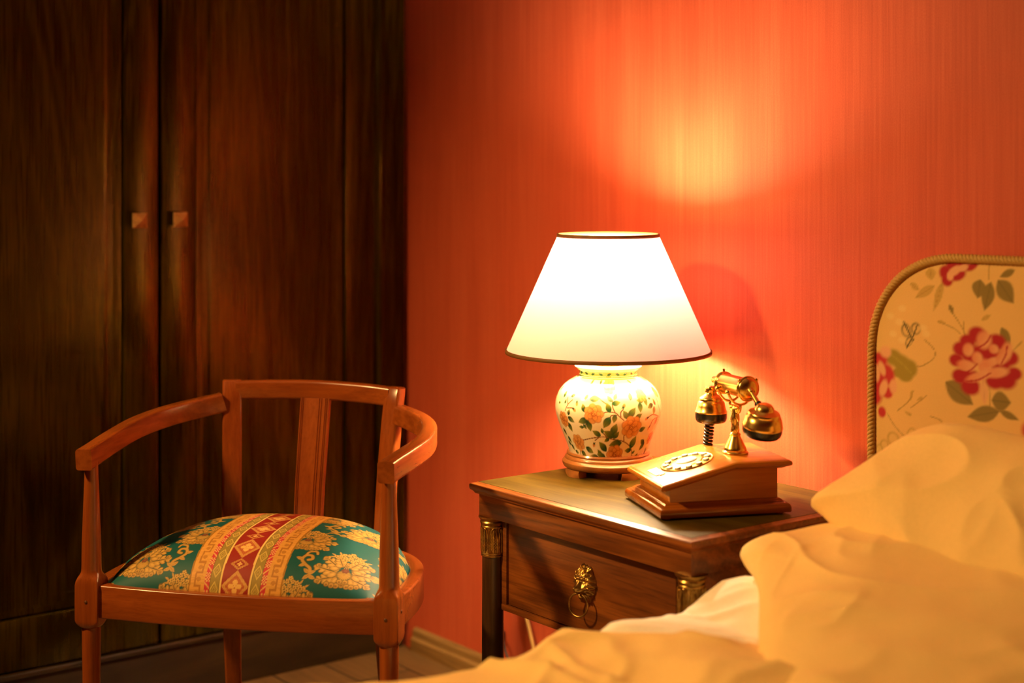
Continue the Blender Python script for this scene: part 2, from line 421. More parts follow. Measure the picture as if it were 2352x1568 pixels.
# rear legs that run up into the back posts
def post_pt(sx, z):
    t = max(0.0, (z-0.44)/0.33); k = t*t*0.55+t*0.45
    if z >= 0.44: return Vector((sx*(0.1564+0.0140*k), 0.366+0.038*k, z))
    q = (0.44-z)/0.44; return Vector((sx*(0.1564+0.012*q*q), 0.366+0.055*q*q, z))
for sx, top in ((-1, 0.776), (1, 0.7705)):
    yaw = -sx*math.radians(24); R = []
    zs = [0.0, 0.12, 0.25, 0.36, 0.44, 0.48, 0.53, 0.58, 0.64, 0.70, 0.74, top-0.002, top]
    for i, z in enumerate(zs):
        p = post_pt(sx, z); w = 0.0385 if z > 0.4 else 0.0385-0.012*(0.4-z)/0.4; h = 0.024
        if i == len(zs)-1: w -= 0.004; h -= 0.004
        R.append([(p.x+a*math.cos(yaw)-b*math.sin(yaw), p.y+a*math.sin(yaw)+b*math.cos(yaw), z) for a, b in rrect(w, h, 0.005)])
    m = MB(); m.add(*loft(R)); m.build('leg', M['cherry'], ch, sharp=40)
# arms
for sx, zf, zr in ((-1, 0.688, 0.733), (1, 0.687, 0.719)):
    P = [(.276, -.026), (.279, .02), (.285, .085), (.2895, .16), (.286, .215), (.272, .275), (.247, .325), (.213, .365), (.183, .387)]
    C = catmull([(sx*a, b, 0) for a, b in P], 8); n = len(C)
    for i, p in enumerate(C):
        t = i/(n-1); p.z = zf+(zr-zf)*(0.12*t+0.88*(t**1.25))
    sec = rrect(0.030, 0.037, 0.0048, 4)
    fl = [(a, b if b < 0 else b+0.0012*(1-(a/0.015)**2)) for a, b in sec]
    A = MB(); A.add(*sweep(C, fl)); A.build('armrest', M['cherry_y'], ch, sharp=50)
# top rail, bowed back between the posts
pl_, pr_ = post_pt(-1, 0.755), post_pt(1, 0.752)
C = catmull([(pl_.x+0.008, pl_.y+0.004, 0.7555), (-0.10, 0.420, 0.7565), (0, 0.431, 0.7570), (0.10, 0.420, 0.7545), (pr_.x-0.008, pr_.y+0.004, 0.7515)], 8)
A = MB(); A.add(*sweep(C, rrect(0.024, 0.038, 0.0065, 4))); A.build('top_rail', M['cherry_x'], ch, sharp=50)
# reeded splat
prof = []
W, D = 0.030, 0.0065
front = [(-W, 0)]
def groove(x, w=0.0013, d=0.0016): return [(x-w, 0), (x-w*0.4, d), (x+w*0.4, d), (x+w, 0)]
for g in (-0.0265, -0.0232, 0.0105, 0.0150, 0.0232, 0.0265): front += groove(g)
front += [(W, 0)]
sec = front+[(W, 2*D), (-W, 2*D)]
R = []
for z, y, sc in ((0.435, 0.372, 0.94), (0.50, 0.376, 0.95), (0.57, 0.386, 0.965), (0.65, 0.403, 0.985), (0.742, 0.424, 1.0)):
    R.append([(a*sc, y-D+b, z) for a, b in sec])
A = MB(); A.add(*loft(R)); A.build('splat', M['cherry'], ch, sharp=25)
# seat frame: bowed front rail and the horseshoe rail behind it
C = catmull([(-0.258, -0.003, 0.437), (-0.13, -0.0165, 0.437), (0, -0.021, 0.437), (0.13, -0.0165, 0.437), (0.258, -0.003, 0.437)], 8)
A = MB(); A.add(*sweep(C, rrect(0.024, 0.058, 0.003, 3))); A.build('front_rail', M['cherry_x'], ch, sharp=45)
HS = [(.270, .012), (.2745, .08), (.273, .155), (.262, .225), (.238, .285), (.200, .333), (.150, .364), (.08, .379), (0, .384)]
H2 = [(a, b, 0.435) for a, b in HS]+[(-a, b, 0.435) for a, b in HS[-2::-1]]
A = MB(); A.add(*sweep(catmull(H2, 8), rrect(0.027, 0.056, 0.004, 3))); A.build('side_rail', M['cherry_x'], ch, sharp=45)

# upholstered seat
NS, NT = 460, 430
def half_w(y):
    ys = [-0.02, 0.0, 0.08, 0.155, 0.225, 0.285, 0.333, 0.352, 0.362, 0.37]
    ws = [0.245, 0.250, 0.262, 0.261, 0.250, 0.227, 0.187, 0.163, 0.146, 0.125]
    return np.interp(y, ys, ws)
s = np.linspace(-1, 1, NS); t = np.linspace(-1, 1, NT)
Sg, Tg = np.meshgrid(s, t)
yf = -0.012-0.010*(1-Sg**2); yb = 0.352+0.016*(1-Sg**2)
tt = 0.5+0.5*np.sign(Tg)*(1-(1-abs(Tg))**1.15)
Yg = yf+(yb-yf)*tt; Xg = half_w(Yg)*Sg
e = (np.clip(1-abs(Sg)**3.0, 0, 1)**0.55)*(np.clip(1-np.abs(2*tt-1.02)**3.2, 0, 1)**0.55)
Zg = 0.452+0.088*e+0.006*np.cos(Sg*pi/2)
P = np.stack([Xg, Yg, Zg], -1)
# pattern coordinates in metres: x across, arc length along
arc = np.concatenate([np.zeros((1, NS)), np.cumsum(np.hypot(np.diff(Yg, axis=0), np.diff(Zg, axis=0)), axis=0)])
arc = arc-arc[:, NS//2:NS//2+1]*0
xa = np.concatenate([np.zeros((NT, 1)), np.cumsum(np.hypot(np.diff(Xg, axis=1), 0.55*np.diff(Zg, axis=1)), axis=1)], axis=1); xa = xa-xa[:, NS//2:NS//2+1]
TEAL, GOLD, GOLD2 = (0.006, 0.085, 0.088), (0.46, 0.26, 0.062), (0.24, 0.125, 0.026)
DK = (0.022, 0.085, 0.075)
pt_ = Paint(xa, arc, TEAL)
def motif(cx, cy, flip=1, k=1.0, cut=None):
    g, d, hi = GOLD, (0.075, 0.062, 0.020), (0.56, 0.34, 0.085)
    def E(x, y, a, b, ang, col=g, soft=0.3):
        pt_.ell(cx+flip*x*k, cy+y*k, a*k, b*k, ang if flip > 0 else pi-ang, col, soft)
    def acanthus(x, y, L, W, ang, lobes=4):
        """one curling leaf: a stem with rounded lobes on both sides, dark between them"""
        c, s_ = math.cos(ang), math.sin(ang); q = lambda p, w: (x+c*p-s_*w, y+s_*p+c*w)
        pts = []
        for i in range(lobes):
            t = (i+0.3)/lobes; p = L*t; w = W*0.5*(1.0-0.55*t)
            for sg in (-1, 1): pts.append((*q(p+0.10*L, sg*w*0.75), w*0.70, w*0.46, ang+sg*0.75))
        pts.append((*q(L*0.96, 0), W*0.26, W*0.20, ang))
        for (u, v, a, b, an) in pts: E(u, v, a+.0012, b+.0012, an, d)
        E(*q(L*0.5, 0), L*0.5, W*0.16, ang, g)
        for (u, v, a, b, an) in pts: E(u, v, a, b, an, g, .25); E(u+.0006, v+.0008, a*.55, b*.4, an, hi, .8)
        E(*q(L*0.48, 0), L*0.46, W*0.035+.0003, ang, d, .6)
    for sgn in (1, -1):
        for (x, y, L, W, a) in ((.012, -.012, .040, .024, -18), (.014, -.002, .046, .026, 12), (.012, .010, .044, .024, 38), (.007, .016, .034, .020, 62)):
            acanthus(sgn*x, y, L, W, math.radians(a) if sgn > 0 else pi-math.radians(a))
        # curled tips
        for (x, y, r) in ((.055, .012, .0058), (.047, .035, .0054), (.051, -.026, .0056)):
            E(sgn*x, y, r, r, 0, d); E(sgn*x, y, r*.82, r*.82, 0, g); E(sgn*(x-.0012), y-.0006, r*.42, r*.36, 0, d, .5); E(sgn*(x-.0012), y-.0006, r*.2, r*.2, 0, g, .6)
    for (x, y, r) in ((0, -.030, .0066), (.0105, -.033, .0056), (-.0105, -.033, .0056), (.020, -.033, .0054), (-.020, -.033, .0054), (.030, -.031, .0048), (-.030, -.031, .0048), (.0055, -.023, .0052), (-.0055, -.023, .0052)):
        E(x, y, r+.0011, r+.0011, 0, d); E(x, y, r, r, 0, g); E(x, y-.0015, r*.5, r*.42, 0, GOLD2, .6)
    E(0, -.006, .0145, .0125, 0, d); E(0, -.006, .0135, .0115, 0, (0.36, .22, .05))
    for i in range(9):
        a = math.radians(198+18*i); E(.008*math.cos(a), .000+.012*math.sin(a)-.002, .0060, .0011, a, g, .5)
    for i in range(6):
        a = i*pi/3; E(.0048*math.cos(a), .006+.0042*math.sin(a), .0034, .0030, a, (0.17, .055, .030), .5)
    E(0, .006, .0030, .0030, 0, (0.22, .075, .04), .5)
    for x in (-.0028, 0, .0028): E(x, .022, .0016, .011, x*40, d); E(x, .022, .0010, .011, x*40, g)
    # nosegay of small blossoms
    for (x, y) in ((0, .051), (.011, .048), (-.011, .048), (.021, .051), (-.021, .051), (.006, .060), (-.006, .060), (.015, .058), (-.015, .058), (.029, .047), (-.029, .047), (.005, .042), (-.005, .042), (0, .067)):
        E(x, y, .0060, .0056, 0, d, .3)
        for i in range(5):
            a = i*2*pi/5+x*90; E(x+.0033*math.cos(a), y+.0033*math.sin(a), .0024, .0019, a, hi, .35)
        E(x, y, .0014, .0014, 0, (0.20, .08, .03), .6)
    for sgn in (1, -1):
        for (x, y, a) in ((.036, .053, 30), (.035, .044, -5), (.024, .061, 60)):
            pt_.leaf(cx+flip*sgn*x*k, cy+y*k, .013*k, .0045*k, math.radians(a) if sgn*flip > 0 else pi-math.radians(a), g)
def scroll(cx, cy, f=1, k=1.0):
    w = .0032*k; q = lambda L: [(cx+f*a*k, cy+b*k) for a, b in L]
    for ww, c in ((w*1.5, (0.06, .06, .02)), (w, GOLD)):
        pt_.line(q([(-.012, -.030), (-.010, -.014), (.002, -.004), (.012, .008), (.008, .021), (-.004, .023), (-.008, .013), (0, .009)]), ww, c)
        pt_.line(q([(.008, .021), (.004, .034), (-.010, .038), (-.014, .030)]), ww*.8, c)
    for (x, y, a) in ((-.016, -.022, 150), (-.004, -.020, 40), (-.018, -.034, 200), (-.006, -.034, 320), (.008, -.006, 330), (.018, .012, 20)):
        pt_.leaf(cx+f*x*k, cy+y*k, .018*k, .009*k, math.radians(a) if f > 0 else pi-math.radians(a), GOLD, vein=GOLD2)
for row in range(-1, 4):
    cy = 0.066+row*0.156
    for x in (-0.187, 0.187): motif(x, cy, 1, 0.86)
    for x in (-0.118, 0.118): scroll(x, cy+0.012, -1 if x > 0 else 1, 0.85)
    for x in (-0.253, 0.253): scroll(x, cy+0.030, 1 if x > 0 else -1, 0.8)
    for x in (-0.098, 0.098, -0.276, 0.276): motif(x, cy+0.078, 1, 0.84)
# the woven ribbon down the middle
X_, Y_ = pt_.X, pt_.Y; C_ = pt_.C; ax = abs(X_)
HWD = 0.084
def band(a, b, col):
    i = (ax >= a*HWD) & (ax < b*HWD); C_[i] = col; return i
ORANGE, CREAM, OLIVE, PINK, RED = (0.66, 0.33, 0.07), (0.74, 0.52, 0.17), (0.30, 0.21, 0.045), (0.52, 0.040, 0.055), (0.27, 0.020, 0.012)
def mixm(m, col, op=1.0):
    m = np.clip(m, 0, 1)*op; C_[:] = C_+(np.array(col)-C_)*m[:, None]
band(0.985, 1.02, (0.34, 0.16, 0.02)); i = band(0.67, 0.985, ORANGE)
fy = (Y_/0.0022) % 1.0
ib = (ax > 0.67*HWD) & (ax < 0.985*HWD)
C_[ib & (fy < 0.35)] *= 0.86
# greek-key like meander within the orange band
u = (ax/HWD-0.72)/(0.93-0.72); v = (Y_ % 0.044)/0.044
key = ((abs(u-0.2) < .09) & (v < .55)) | ((abs(u-0.8) < .09) & (v > .45)) | ((abs(v-0.5) < .055) & (u > .12) & (u < .88)) | ((abs(v-0.03) < .05) & (u > .12) & (u < .88))
dots = (np.hypot((u-0.55)*0.018, (v-0.26)*0.044) < .0042) | (np.hypot((u-0.45)*0.018, (v-0.76)*0.044) < .0042)
C_[ib & key & (u > 0) & (u < 1)] = (0.40, 0.17, 0.03); C_[ib & dots] = (0.45, 0.20, 0.035)
ip = band(0.557, 0.67, PINK)
u2 = (ax/HWD-0.557)/0.113; v2 = (Y_ % 0.030)/0.030
chk = (((np.floor(u2*4)+np.floor(v2*11)) % 2) == 0) & (v2 < 0.55); dia = abs((u2-0.5)*0.5-(v2-0.78)*1.6) < 0.09
C_[ip & chk] = (0.70, 0.42, 0.16); C_[ip & dia] = (0.70, 0.38, 0.14)
io = band(0.343, 0.557, OLIVE)
u3 = (ax/HWD-0.45)/0.107; v3 = (Y_ % 0.034)/0.017-1
rh = abs(abs(u3)*0.95+abs(v3)-0.72); ri = abs(abs(u3)*0.95+abs(v3)-0.30)
mixm((0.13-rh)/0.06*io, (0.62, 0.44, 0.11)); mixm((0.10-ri)/0.05*io, (0.50, 0.34, 0.08))
mixm(((abs(u3) > 0.88)*1.0)*io, (0.16, 0.11, 0.025))
band(0.30, 0.343, CREAM)
ir = ax < 0.30*HWD; C_[ir] = RED
PER = 0.083; u4 = ax/(0.30*HWD); v4 = np.abs(((Y_-0.024+PER/2) % PER)-PER/2)      # big diamonds
v5 = np.abs(((Y_-0.024) % PER)-PER/2)                                              # small ones between
big = u4+v4/0.0285; small = u4*0.85/0.58+v5/0.0125
lattice = ((np.floor((X_+Y_)/0.0016)+np.floor((X_-Y_)/0.0016)) % 2) == 0
C_[ir & (big < 1.0)] = (0.50, 0.23, 0.06)
C_[ir & (big < 1.0) & lattice] = (0.58, 0.30, 0.085)
C_[ir & (big < 0.74)] = (0.40, 0.085, 0.028); C_[ir & (big < 0.74) & lattice] = (0.46, 0.14, 0.045)
C_[ir & (small < 1.0)] = (0.55, 0.27, 0.075); C_[ir & (small < 1.0) & lattice] = (0.40, 0.14, 0.035); C_[ir & (small < 0.62)] = RED
ry = ((Y_-0.024+PER/2) % PER)-PER/2; ang = np.arctan2(ry, X_); rad = np.hypot(X_, ry)
fl = (rad < 0.0035+0.0085*np.abs(np.cos(ang*2))**0.55) & (rad > 0.0030); C_[fl & ir] = (0.72, 0.42, 0.12); C_[(rad < 0.0024) & ir] = (0.74, 0.46, 0.14)
ry = ((Y_-0.024) % PER)-PER/2; rad = np.hypot(X_, ry*1.0); ang = np.arctan2(ry, X_)
C_[(rad < 0.0048*np.abs(np.cos(ang*2))**0.5) & ir] = (0.70, 0.40, 0.12)
V, F = grid(P)
mk('seat_cushion', V, F, M['brocade'], ch, vcol=pt_.C)
# ------------------------------------------------------------------ nightstand
NX0, NX1, NY0, NY1, NZ = -2.357, -1.768, 1.717, 2.173, 0.620
nx, ny = (NX0+NX1)/2, (NY0+NY1)/2
ns = thing('nightstand', 'walnut nightstand with a lion-head drawer pull and brass-capped columns, beside the bed', 'nightstand', (nx, ny, 0))
hx, hy = (NX1-NX0)/2, (NY1-NY0)/2
tp = MB(); tp.add(*rect_mould(-hx, hx, -hy, hy, [(-0.012, 0.5985), (-0.0075, 0.5985), (-0.0065, 0.6010), (-0.0040, 0.6035), (-0.0010, 0.6055), (0, 0.6085), (0, 0.6140), (-0.0008, 0.6156), (-0.0025, 0.6165), (-0.0070, 0.6170), (-0.0082, 0.6176), (-0.0100, 0.6188), (-0.0118, 0.6194), (-0.03, 0.6194)]))
tp.build('top_moulding', M['walnut'], ns, sharp=38)
tq = MB(); tq.add(*rect_mould(-hx, hx, -hy, hy, [(-0.0122, 0.6175), (-0.0122, 0.6195), (-0.0127, 0.6200)])); tq.build('tabletop', M['topwood'], ns, sharp=38)
fz = MB(); fz.add(*box(-hx+0.013, hx-0.013, -hy+0.013, hy-0.004, 0.5570, 0.5990, 0.0015)); fz.build('frieze', M['walnut'], ns, sharp=30)
cx_, cy_ = hx-0.0315, hy-0.0315
for sx in (-1, 1):
    x, y = sx*cx_, -cy_
    m = MB(); m.add(*lathe([(0.026, 0.0), (0.026, 0.028), (0.021, 0.034), (0.0215, 0.10), (0.0205, 0.30), (0.0195, 0.50)], 40))
    leg = mk('leg', m.V, m.F, M['column'], ns, loc=(x, y, 0), sharp=35)
    cap = MB()
    cap.add(*lathe([(0.0196, 0.4830), (0.0216, 0.4842), (0.0216, 0.4862), (0.0204, 0.4872), (0.0218, 0.4885), (0.0218, 0.4905), (0.0212, 0.4915), (0.0212, 0.5365), (0.0222, 0.5378), (0.0222, 0.5398),
                    (0.0212, 0.5410), (0.0226, 0.5432), (0.0238, 0.5470), (0.0224, 0.5495), (0.0248, 0.5530), (0.0268, 0.5560), (0.0268, 0.5572)], 48))
    # acanthus relief: eight pointed leaves with ribs
    for k in range(8):
        a0 = k*pi/4+0.2
        Pn = lambda da, z, r: ((r)*math.cos(a0+da), (r)*math.sin(a0+da), z)
        outl = [Pn(-0.30, 0.493, 0.0220), Pn(-0.31, 0.51, 0.0223), Pn(-0.27, 0.525, 0.0224), Pn(-0.14, 0.534, 0.0224), Pn(0, 0.5365, 0.0226), Pn(0.14, 0.534, 0.0224), Pn(0.27, 0.525, 0.0224), Pn(0.31, 0.51, 0.0223), Pn(0.30, 0.493, 0.0220)]
        cap.add(*tube(catmull(outl, 4), 0.0009, 6)); cap.add(*tube([Pn(0, 0.492, 0.0222), Pn(0, 0.534, 0.0224)], 0.0010, 6))
        for j in range(7):
            z = 0.494+j*0.0052
            for sg in (-1, 1): cap.add(*tube([Pn(sg*0.03, z, 0.0214), Pn(sg*0.24, z+0.0075, 0.0216)], 0.0009, 5))
        cap.add(*tube([Pn(pi/8, 0.492, 0.0217), Pn(pi/8, 0.536, 0.0219)], 0.0011, 6))
    cap.build('capital', M['brass_o'], leg, sharp=40)
for sx in (-1, 1):
    m = MB(); m.add(*box(-0.02, 0.02, -0.018, 0.018, 0, 0.557, 0.002)); mk('leg', m.V, m.F, M['walnut'], ns, loc=(sx*(hx-0.034), hy-0.024, 0), sharp=30)
FY = -hy+0.036                                     # front face of the drawer stretch
cs = MB()
cs.add(*box(-hx+0.048, -hx+0.0665, FY, hy-0.012, 0.386, 0.5565, 0.001)); cs.add(*box(hx-0.0665, hx-0.048, FY, hy-0.012, 0.386, 0.5565, 0.001))
cs.add(*box(-hx+0.02, -hx+0.032, FY+0.012, hy-0.03, 0.392, 0.5565, 0.001)); cs.add(*box(hx-0.032, hx-0.02, FY+0.012, hy-0.03, 0.392, 0.5565, 0.001))
cs.add(*box(-hx+0.048, hx-0.048, FY+0.02, FY+0.03, 0.392, 0.5565)); cs.add(*box(-hx+0.03, hx-0.03, hy-0.014, hy-0.006, 0.386, 0.5565))
cs.build('drawer_case', M['walnut'], ns, sharp=30)
rl = MB(); rl.add(*box(-hx+0.048, hx-0.048, FY-0.001, hy-0.02, 0.386, 0.3985, 0.0025)); rl.build('bottom_rail', M['walnut'], ns, sharp=30)
sh = MB(); sh.add(*box(-hx+0.012, hx-0.012, -hy+0.012, hy-0.004, 0.085, 0.110, 0.003)); sh.build('lower_shelf', M['walnut'], ns, sharp=30)
dr = MB(); dr.add(*box(-hx+0.0725, hx-0.0725, FY+0.0005, FY+0.019, 0.4000, 0.5520, 0.0015)); drw = dr.build('drawer', M['walnut'], ns, sharp=30)
# lion mask: a relief on a shield-shaped grid
N = 90
gx, gz = np.meshgrid(np.linspace(-1, 1, N), np.linspace(-1, 1, N))
th = np.arctan2(gz, gx); 
sx_ = gx*np.sqrt(1-gz**2/2); sz_ = gz*np.sqrt(1-gx**2/2); rr = np.hypot(sx_, sz_)
ed = 1+0.035*np.cos(th*13)*rr**3+0.03*np.sin(th*7+1)*rr**4
ax_ = sx_*0.0262*ed*(1-0.16*np.clip(-sz_, 0, 1)); az_ = sz_*0.0335*ed
def G(x, z, s, t=None): return np.exp(-((ax_-x)/s)**2-((az_-z)/(t or s))**2)
h = 0.0155*np.sqrt(np.clip(1-rr**2.2, 0, 1))
mane = (0.0026*np.sin(th*17+1.5*np.sin(rr*7))+0.0012*np.sin(th*31+rr*8))*np.clip((rr-0.52)/0.22, 0, 1)*np.clip((1.02-rr)/0.12, 0, 1)
h = h+mane
h += 0.0095*G(0, -0.0080, 0.0085, 0.0075)+0.0062*G(0, 0.000, 0.0040, 0.010)+0.0040*G(0, -0.003, 0.0055, 0.0030)     # muzzle, bridge, nose
for s_ in (-1, 1):
    h += 0.0040*G(s_*0.0050, -0.0100, 0.0040, 0.0040)-0.0048*G(s_*0.0070, 0.0065, 0.0034, 0.0024)+0.0046*G(s_*0.0065, 0.0125, 0.0055, 0.0026)+0.0022*G(s_*0.0070, 0.0062, 0.0014, 0.0014)
    h += 0.0040*G(s_*0.0165, 0.0185, 0.0040, 0.0045)-0.0030*G(s_*0.0163, 0.0180, 0.0018, 0.0022)+0.0028*G(s_*0.0115, -0.004, 0.004, 0.006)
h -= 0.0050*G(0, -0.0170, 0.0065, 0.0018)+0.0022*G(0, -0.0105, 0.0009, 0.0060)
h += 0.0030*G(0, -0.0215, 0.0050, 0.0030)
P = np.stack([ax_, -np.clip(h, 0, 1), az_], -1)
V, F = grid(P)
mk('lion_mask', V, F, M['brass_o'], drw, loc=(0.0, FY+0.0005, 0.4850))
rg = MB(); rg.add(*torus((0, 0, 0), 0.0195, 0.0018, 'y', 48, 10)); rg.build('pull_ring', M['brass_o'], drw, loc=(0.001, FY-0.0195, 0.4515), rot=(math.radians(-6), 0, math.radians(14)))

# ------------------------------------------------------------------ table lamp
LXc, LYc = -2.2602, 1.9754
lp = thing('table_lamp', 'lit table lamp with a cream cone shade over a flower-painted porcelain jar', 'lamp', (LXc, LYc, NZ))
st = MB()
st.add(*lathe([(0.060, 0.0128), (0.081, 0.0128), (0.0850, 0.0150), (0.0880, 0.0200), (0.0880, 0.0250), (0.0845, 0.0290), (0.0830, 0.0300), (0.0832, 0.0325), (0.0815, 0.0350), (0.0790, 0.0370), (0.0800, 0.0400), (0.0785, 0.0430), (0.0745, 0.0430), (0.0735, 0.036), (0.05, 0.034)], 72))
sto = st.build('stand', M['lacquer'], lp, sharp=40)
for fa in (-55, 32, 122, -145):
    a0 = math.atan2(-LYc, -LXc)+math.radians(fa); f = MB(); R = []
    for j in range(9):
        a = a0-0.26+0.52*j/8; q = abs(j-4)/4
        zb = 0.0 if q > 0.20 else 0.0
        R.append([(r*math.cos(a), r*math.sin(a), z) for r, z in ((0.064, 0.0), (0.0875-0.004*q, 0.0), (0.0865, 0.006+0.006*max(0, q-0.7)), (0.0855, 0.0135), (0.064, 0.0135))])
    f.add(*loft(R)); f.build('foot', M['lacquer'], sto, sharp=40)
VP = [(0.0715, 0.0365), (0.0735, 0.040), (0.0790, 0.056), (0.0865, 0.075), (0.0935, 0.093), (0.0985, 0.108), (0.1010, 0.120), (0.1014, 0.130), (0.0996, 0.142), (0.0945, 0.155), (0.0865, 0.166), (0.0755, 0.1755), (0.0655, 0.1815), (0.0585, 0.1850), (0.0560, 0.1875), (0.0556, 0.1920), (0.0568, 0.1965), (0.0610, 0.2010), (0.0640, 0.2035), (0.0632, 0.2055), (0.0560, 0.2062), (0.02, 0.2064)]
prof = catmull([(a, b, 0) for a, b in VP], 14); NV, NA = len(prof), 940
rad = np.array([p.x for p in prof]); zz = np.array([p.y for p in prof])
VA = math.atan2(-LYc, -LXc)                        # azimuth of the side that faces the room
phi = np.linspace(-pi, pi, NA, endpoint=False)
PH, ZZ = np.meshgrid(phi, zz); RR = np.repeat(rad[:, None], NA, 1)
def vase_uv(zx, zy):
    """spot on the painted jar -> (arc, height)"""
    px, py = 1260+zx/5.6, 840+zy/5.6; R, ph = 0.1, 0.0; Yc = 2.996; z = 0
    for _ in range(8):
        Y = Yc-R*math.cos(ph); z = CAMZ-(py-HOR)/FPX*Y-NZ
        R = float(np.interp(z, zz[:NV-70], rad[:NV-70]))
        sn = max(-0.985, min(0.985, (px-1395.5)/FPX*Y/R)); ph = math.asin(sn)
    return ph*0.1, z
WHITE = (0.86, 0.80, 0.66)
pv = Paint(PH*0.1, ZZ, WHITE)
KZ = 0.000146
GR, GT = (0.010, 0.060, 0.018), (0.33, 0.33, 0.040); ST = (0.20, 0.085, 0.025); RO, RD, RLt = (0.50, 0.155, 0.035), (0.26, 0.07, 0.016), (0.74, 0.36, 0.11)
leaves = [(208,365,-90,75),(310,385,-20,60),(210,460,-80,50),(135,475,0,50),(250,600,-70,70),(280,695,30,100),(270,790,70,105),(440,545,-110,90),(435,710,160,125),(515,775,80,115),(415,790,180,60),(460,785,60,60),(560,200,-90,60),(670,195,-90,60),(585,425,-5,115),(775,425,-130,75),(850,395,-60,70),(860,480,-10,95),(760,540,-110,105),(1040,390,-80,80),(1165,445,-170,85),(1235,450,80,95),(1170,530,90,105),(1300,510,160,95),(1285,415,0,40),(1345,455,-110,75),(985,630,-120,105),(1065,600,-50,125),(1150,645,-30,95),(740,730,120,135),(840,680,100,90),(1345,570,100,95),(835,820,-70,135),(770,880,-150,135),(860,890,-50,95),(610,870,-150,105),(680,835,-100,60),(740,955,150,70),(850,1005,170,155),(1075,980,-70,145),(690,1040,-130,135),(650,1125,-120,95),(520,1085,30,115),(360,1110,20,70),(450,1140,50,105),(585,1185,-170,145),(670,1160,-160,125),(1010,1085,180,95),(1195,970,-150,95),(1185,1030,130,105),(1080,1105,-30,55),(1000,1215,-50,95),(1100,1180,-60,115),(1160,1180,-60,105),(715,1230,0,95),(265,950,60,85),(270,1000,40,75),(310,1050,60,75),(205,850,60,85),(175,880,80,75),(125,780,70,75),(1225,1095,110,95),(1195,810,-20,95),(1370,700,110,100),(410,150,-30,50),(1025,200,200,50),(160,285,-60,60)]
roses = [(570,620,112),(1060,785,128),(185,690,90),(378,990,98),(840,1145,118),(770,245,92),(1290,920,75),(1180,370,72),(1360,330,60)]
buds = [(320,570,40),(960,515,-60),(1250,675,150),(1275,795,120),(575,1020,110),(480,400,-60),(355,490,80)]
stems = [[(205,580),(240,500),(300,440)],[(240,500),(240,410)],[(230,545),(290,545),(320,560)],[(670,625),(740,595),(850,605),(900,650),(960,700)],[(850,605),(815,530),(815,440)],[(730,490),(640,420)],[(780,690),(800,640),(870,635)],[(920,660),(920,600),(950,560)],[(430,960),(560,930),(700,915),(800,940),(950,970),(1040,1040),(1060,1130),(1060,1220)],[(960,970),(960,900),(985,880)],[(740,920),(690,860)],[(590,960),(640,920)],[(1270,660),(1330,620),(1400,640),(1420,660)],[(1300,760),(1330,690),(1390,650)],[(1420,650),(1405,520),(1360,380)],[(400,1100),(420,1180),(460,1220)],[(620,1240),(680,1200),(780,1200)],[(1020,660),(1020,690)],[(470,760),(490,720),(520,690)]]
def vase_set(off):
    U = lambda x, y: (lambda a: (a[0]+off, a[1]))(vase_uv(x, y))
    for s_ in stems: pv.line([U(*p) for p in s_], 0.00115, ST)
    for x, y, a, L in leaves:
        u, z = U(x, y); L *= KZ; pv.leaf(u, z, L*1.30, L*0.74, -math.radians(a), GR, tip=GT, vein=(0.05, 0.13, 0.03))
    for x, y, a in buds:
        u, z = U(x, y); L = 70*KZ; an = -math.radians(a)
        for d in (-0.6, 0.6): pv.leaf(u-0.3*L*math.cos(an), z-0.3*L*math.sin(an), L*0.8, L*0.22, an+d+pi, GR)
        pv.ell(u, z, L*0.45, L*0.28, an, RO, 0.4, col2=RLt); pv.ell(u-0.3*L*math.cos(an), z-0.3*L*math.sin(an), L*0.22, L*0.2, an, GR, 0.4)
    for k, (x, y, r) in enumerate(roses):
        u, z = U(x, y); r *= KZ*1.08
        for i in range(7):
            a = i*2*pi/7+k; pv.ell(u+0.60*r*math.cos(a), z+0.60*r*math.sin(a), r*0.50, r*0.44, a, RD, 0.3); pv.ell(u+0.60*r*math.cos(a), z+0.60*r*math.sin(a), r*0.46, r*0.40, a, RD if i % 2 else RO, 0.35, col2=RLt)
        for i in range(5):
            a = i*2*pi/5+k*2; pv.ell(u+0.36*r*math.cos(a), z+0.36*r*math.sin(a), r*0.36, r*0.30, a, RD, 0.3); pv.ell(u+0.40*r*math.cos(a), z+0.40*r*math.sin(a), r*0.31, r*0.25, a, RO, 0.3, col2=RLt)
        pv.ell(u, z, r*0.30, r*0.27, 0, RD, 0.3); pv.ell(u+0.04*r, z+0.03*r, r*0.22, r*0.18, 0.5, RLt, 0.4); pv.line([(u-0.14*r, z-0.02*r), (u, z+0.12*r), (u+0.15*r, z), (u, z-0.10*r)], r*0.045, RD)
for o_ in (0, 0.1*pi, -0.1*pi): 
    if o_ >= 0: vase_set(o_)
vase_set(-0.1*pi)
nk = (pv.Y > 0.1845) & (pv.Y < 0.1895); pv.C[nk] = (0.09, 0.20, 0.03)
nk = (pv.Y > 0.1865) & (pv.Y < 0.1880); pv.C[nk] = (0.03, 0.11, 0.02)
nk = (pv.Y > 0.1905) & (pv.Y < 0.1985); pv.C[nk] = (0.20, 0.30, 0.09)
for k in range(22):
    pv.leaf(-0.31+k*0.0285, 0.1945, 0.016, 0.005, 0.2 if k % 2 else -0.2, GR)
P = np.stack([RR*np.cos(PH+VA), RR*np.sin(PH+VA), ZZ], -1)
P2 = np.concatenate([P, P[:, :1]], 1); c2 = pv.C.reshape(NV, NA, 3); c2 = np.concatenate([c2, c2[:, :1]], 1).reshape(-1, 3)
V, F = grid(P2); mk('jar', V, F, M['porcelain'], lp, vcol=c2)
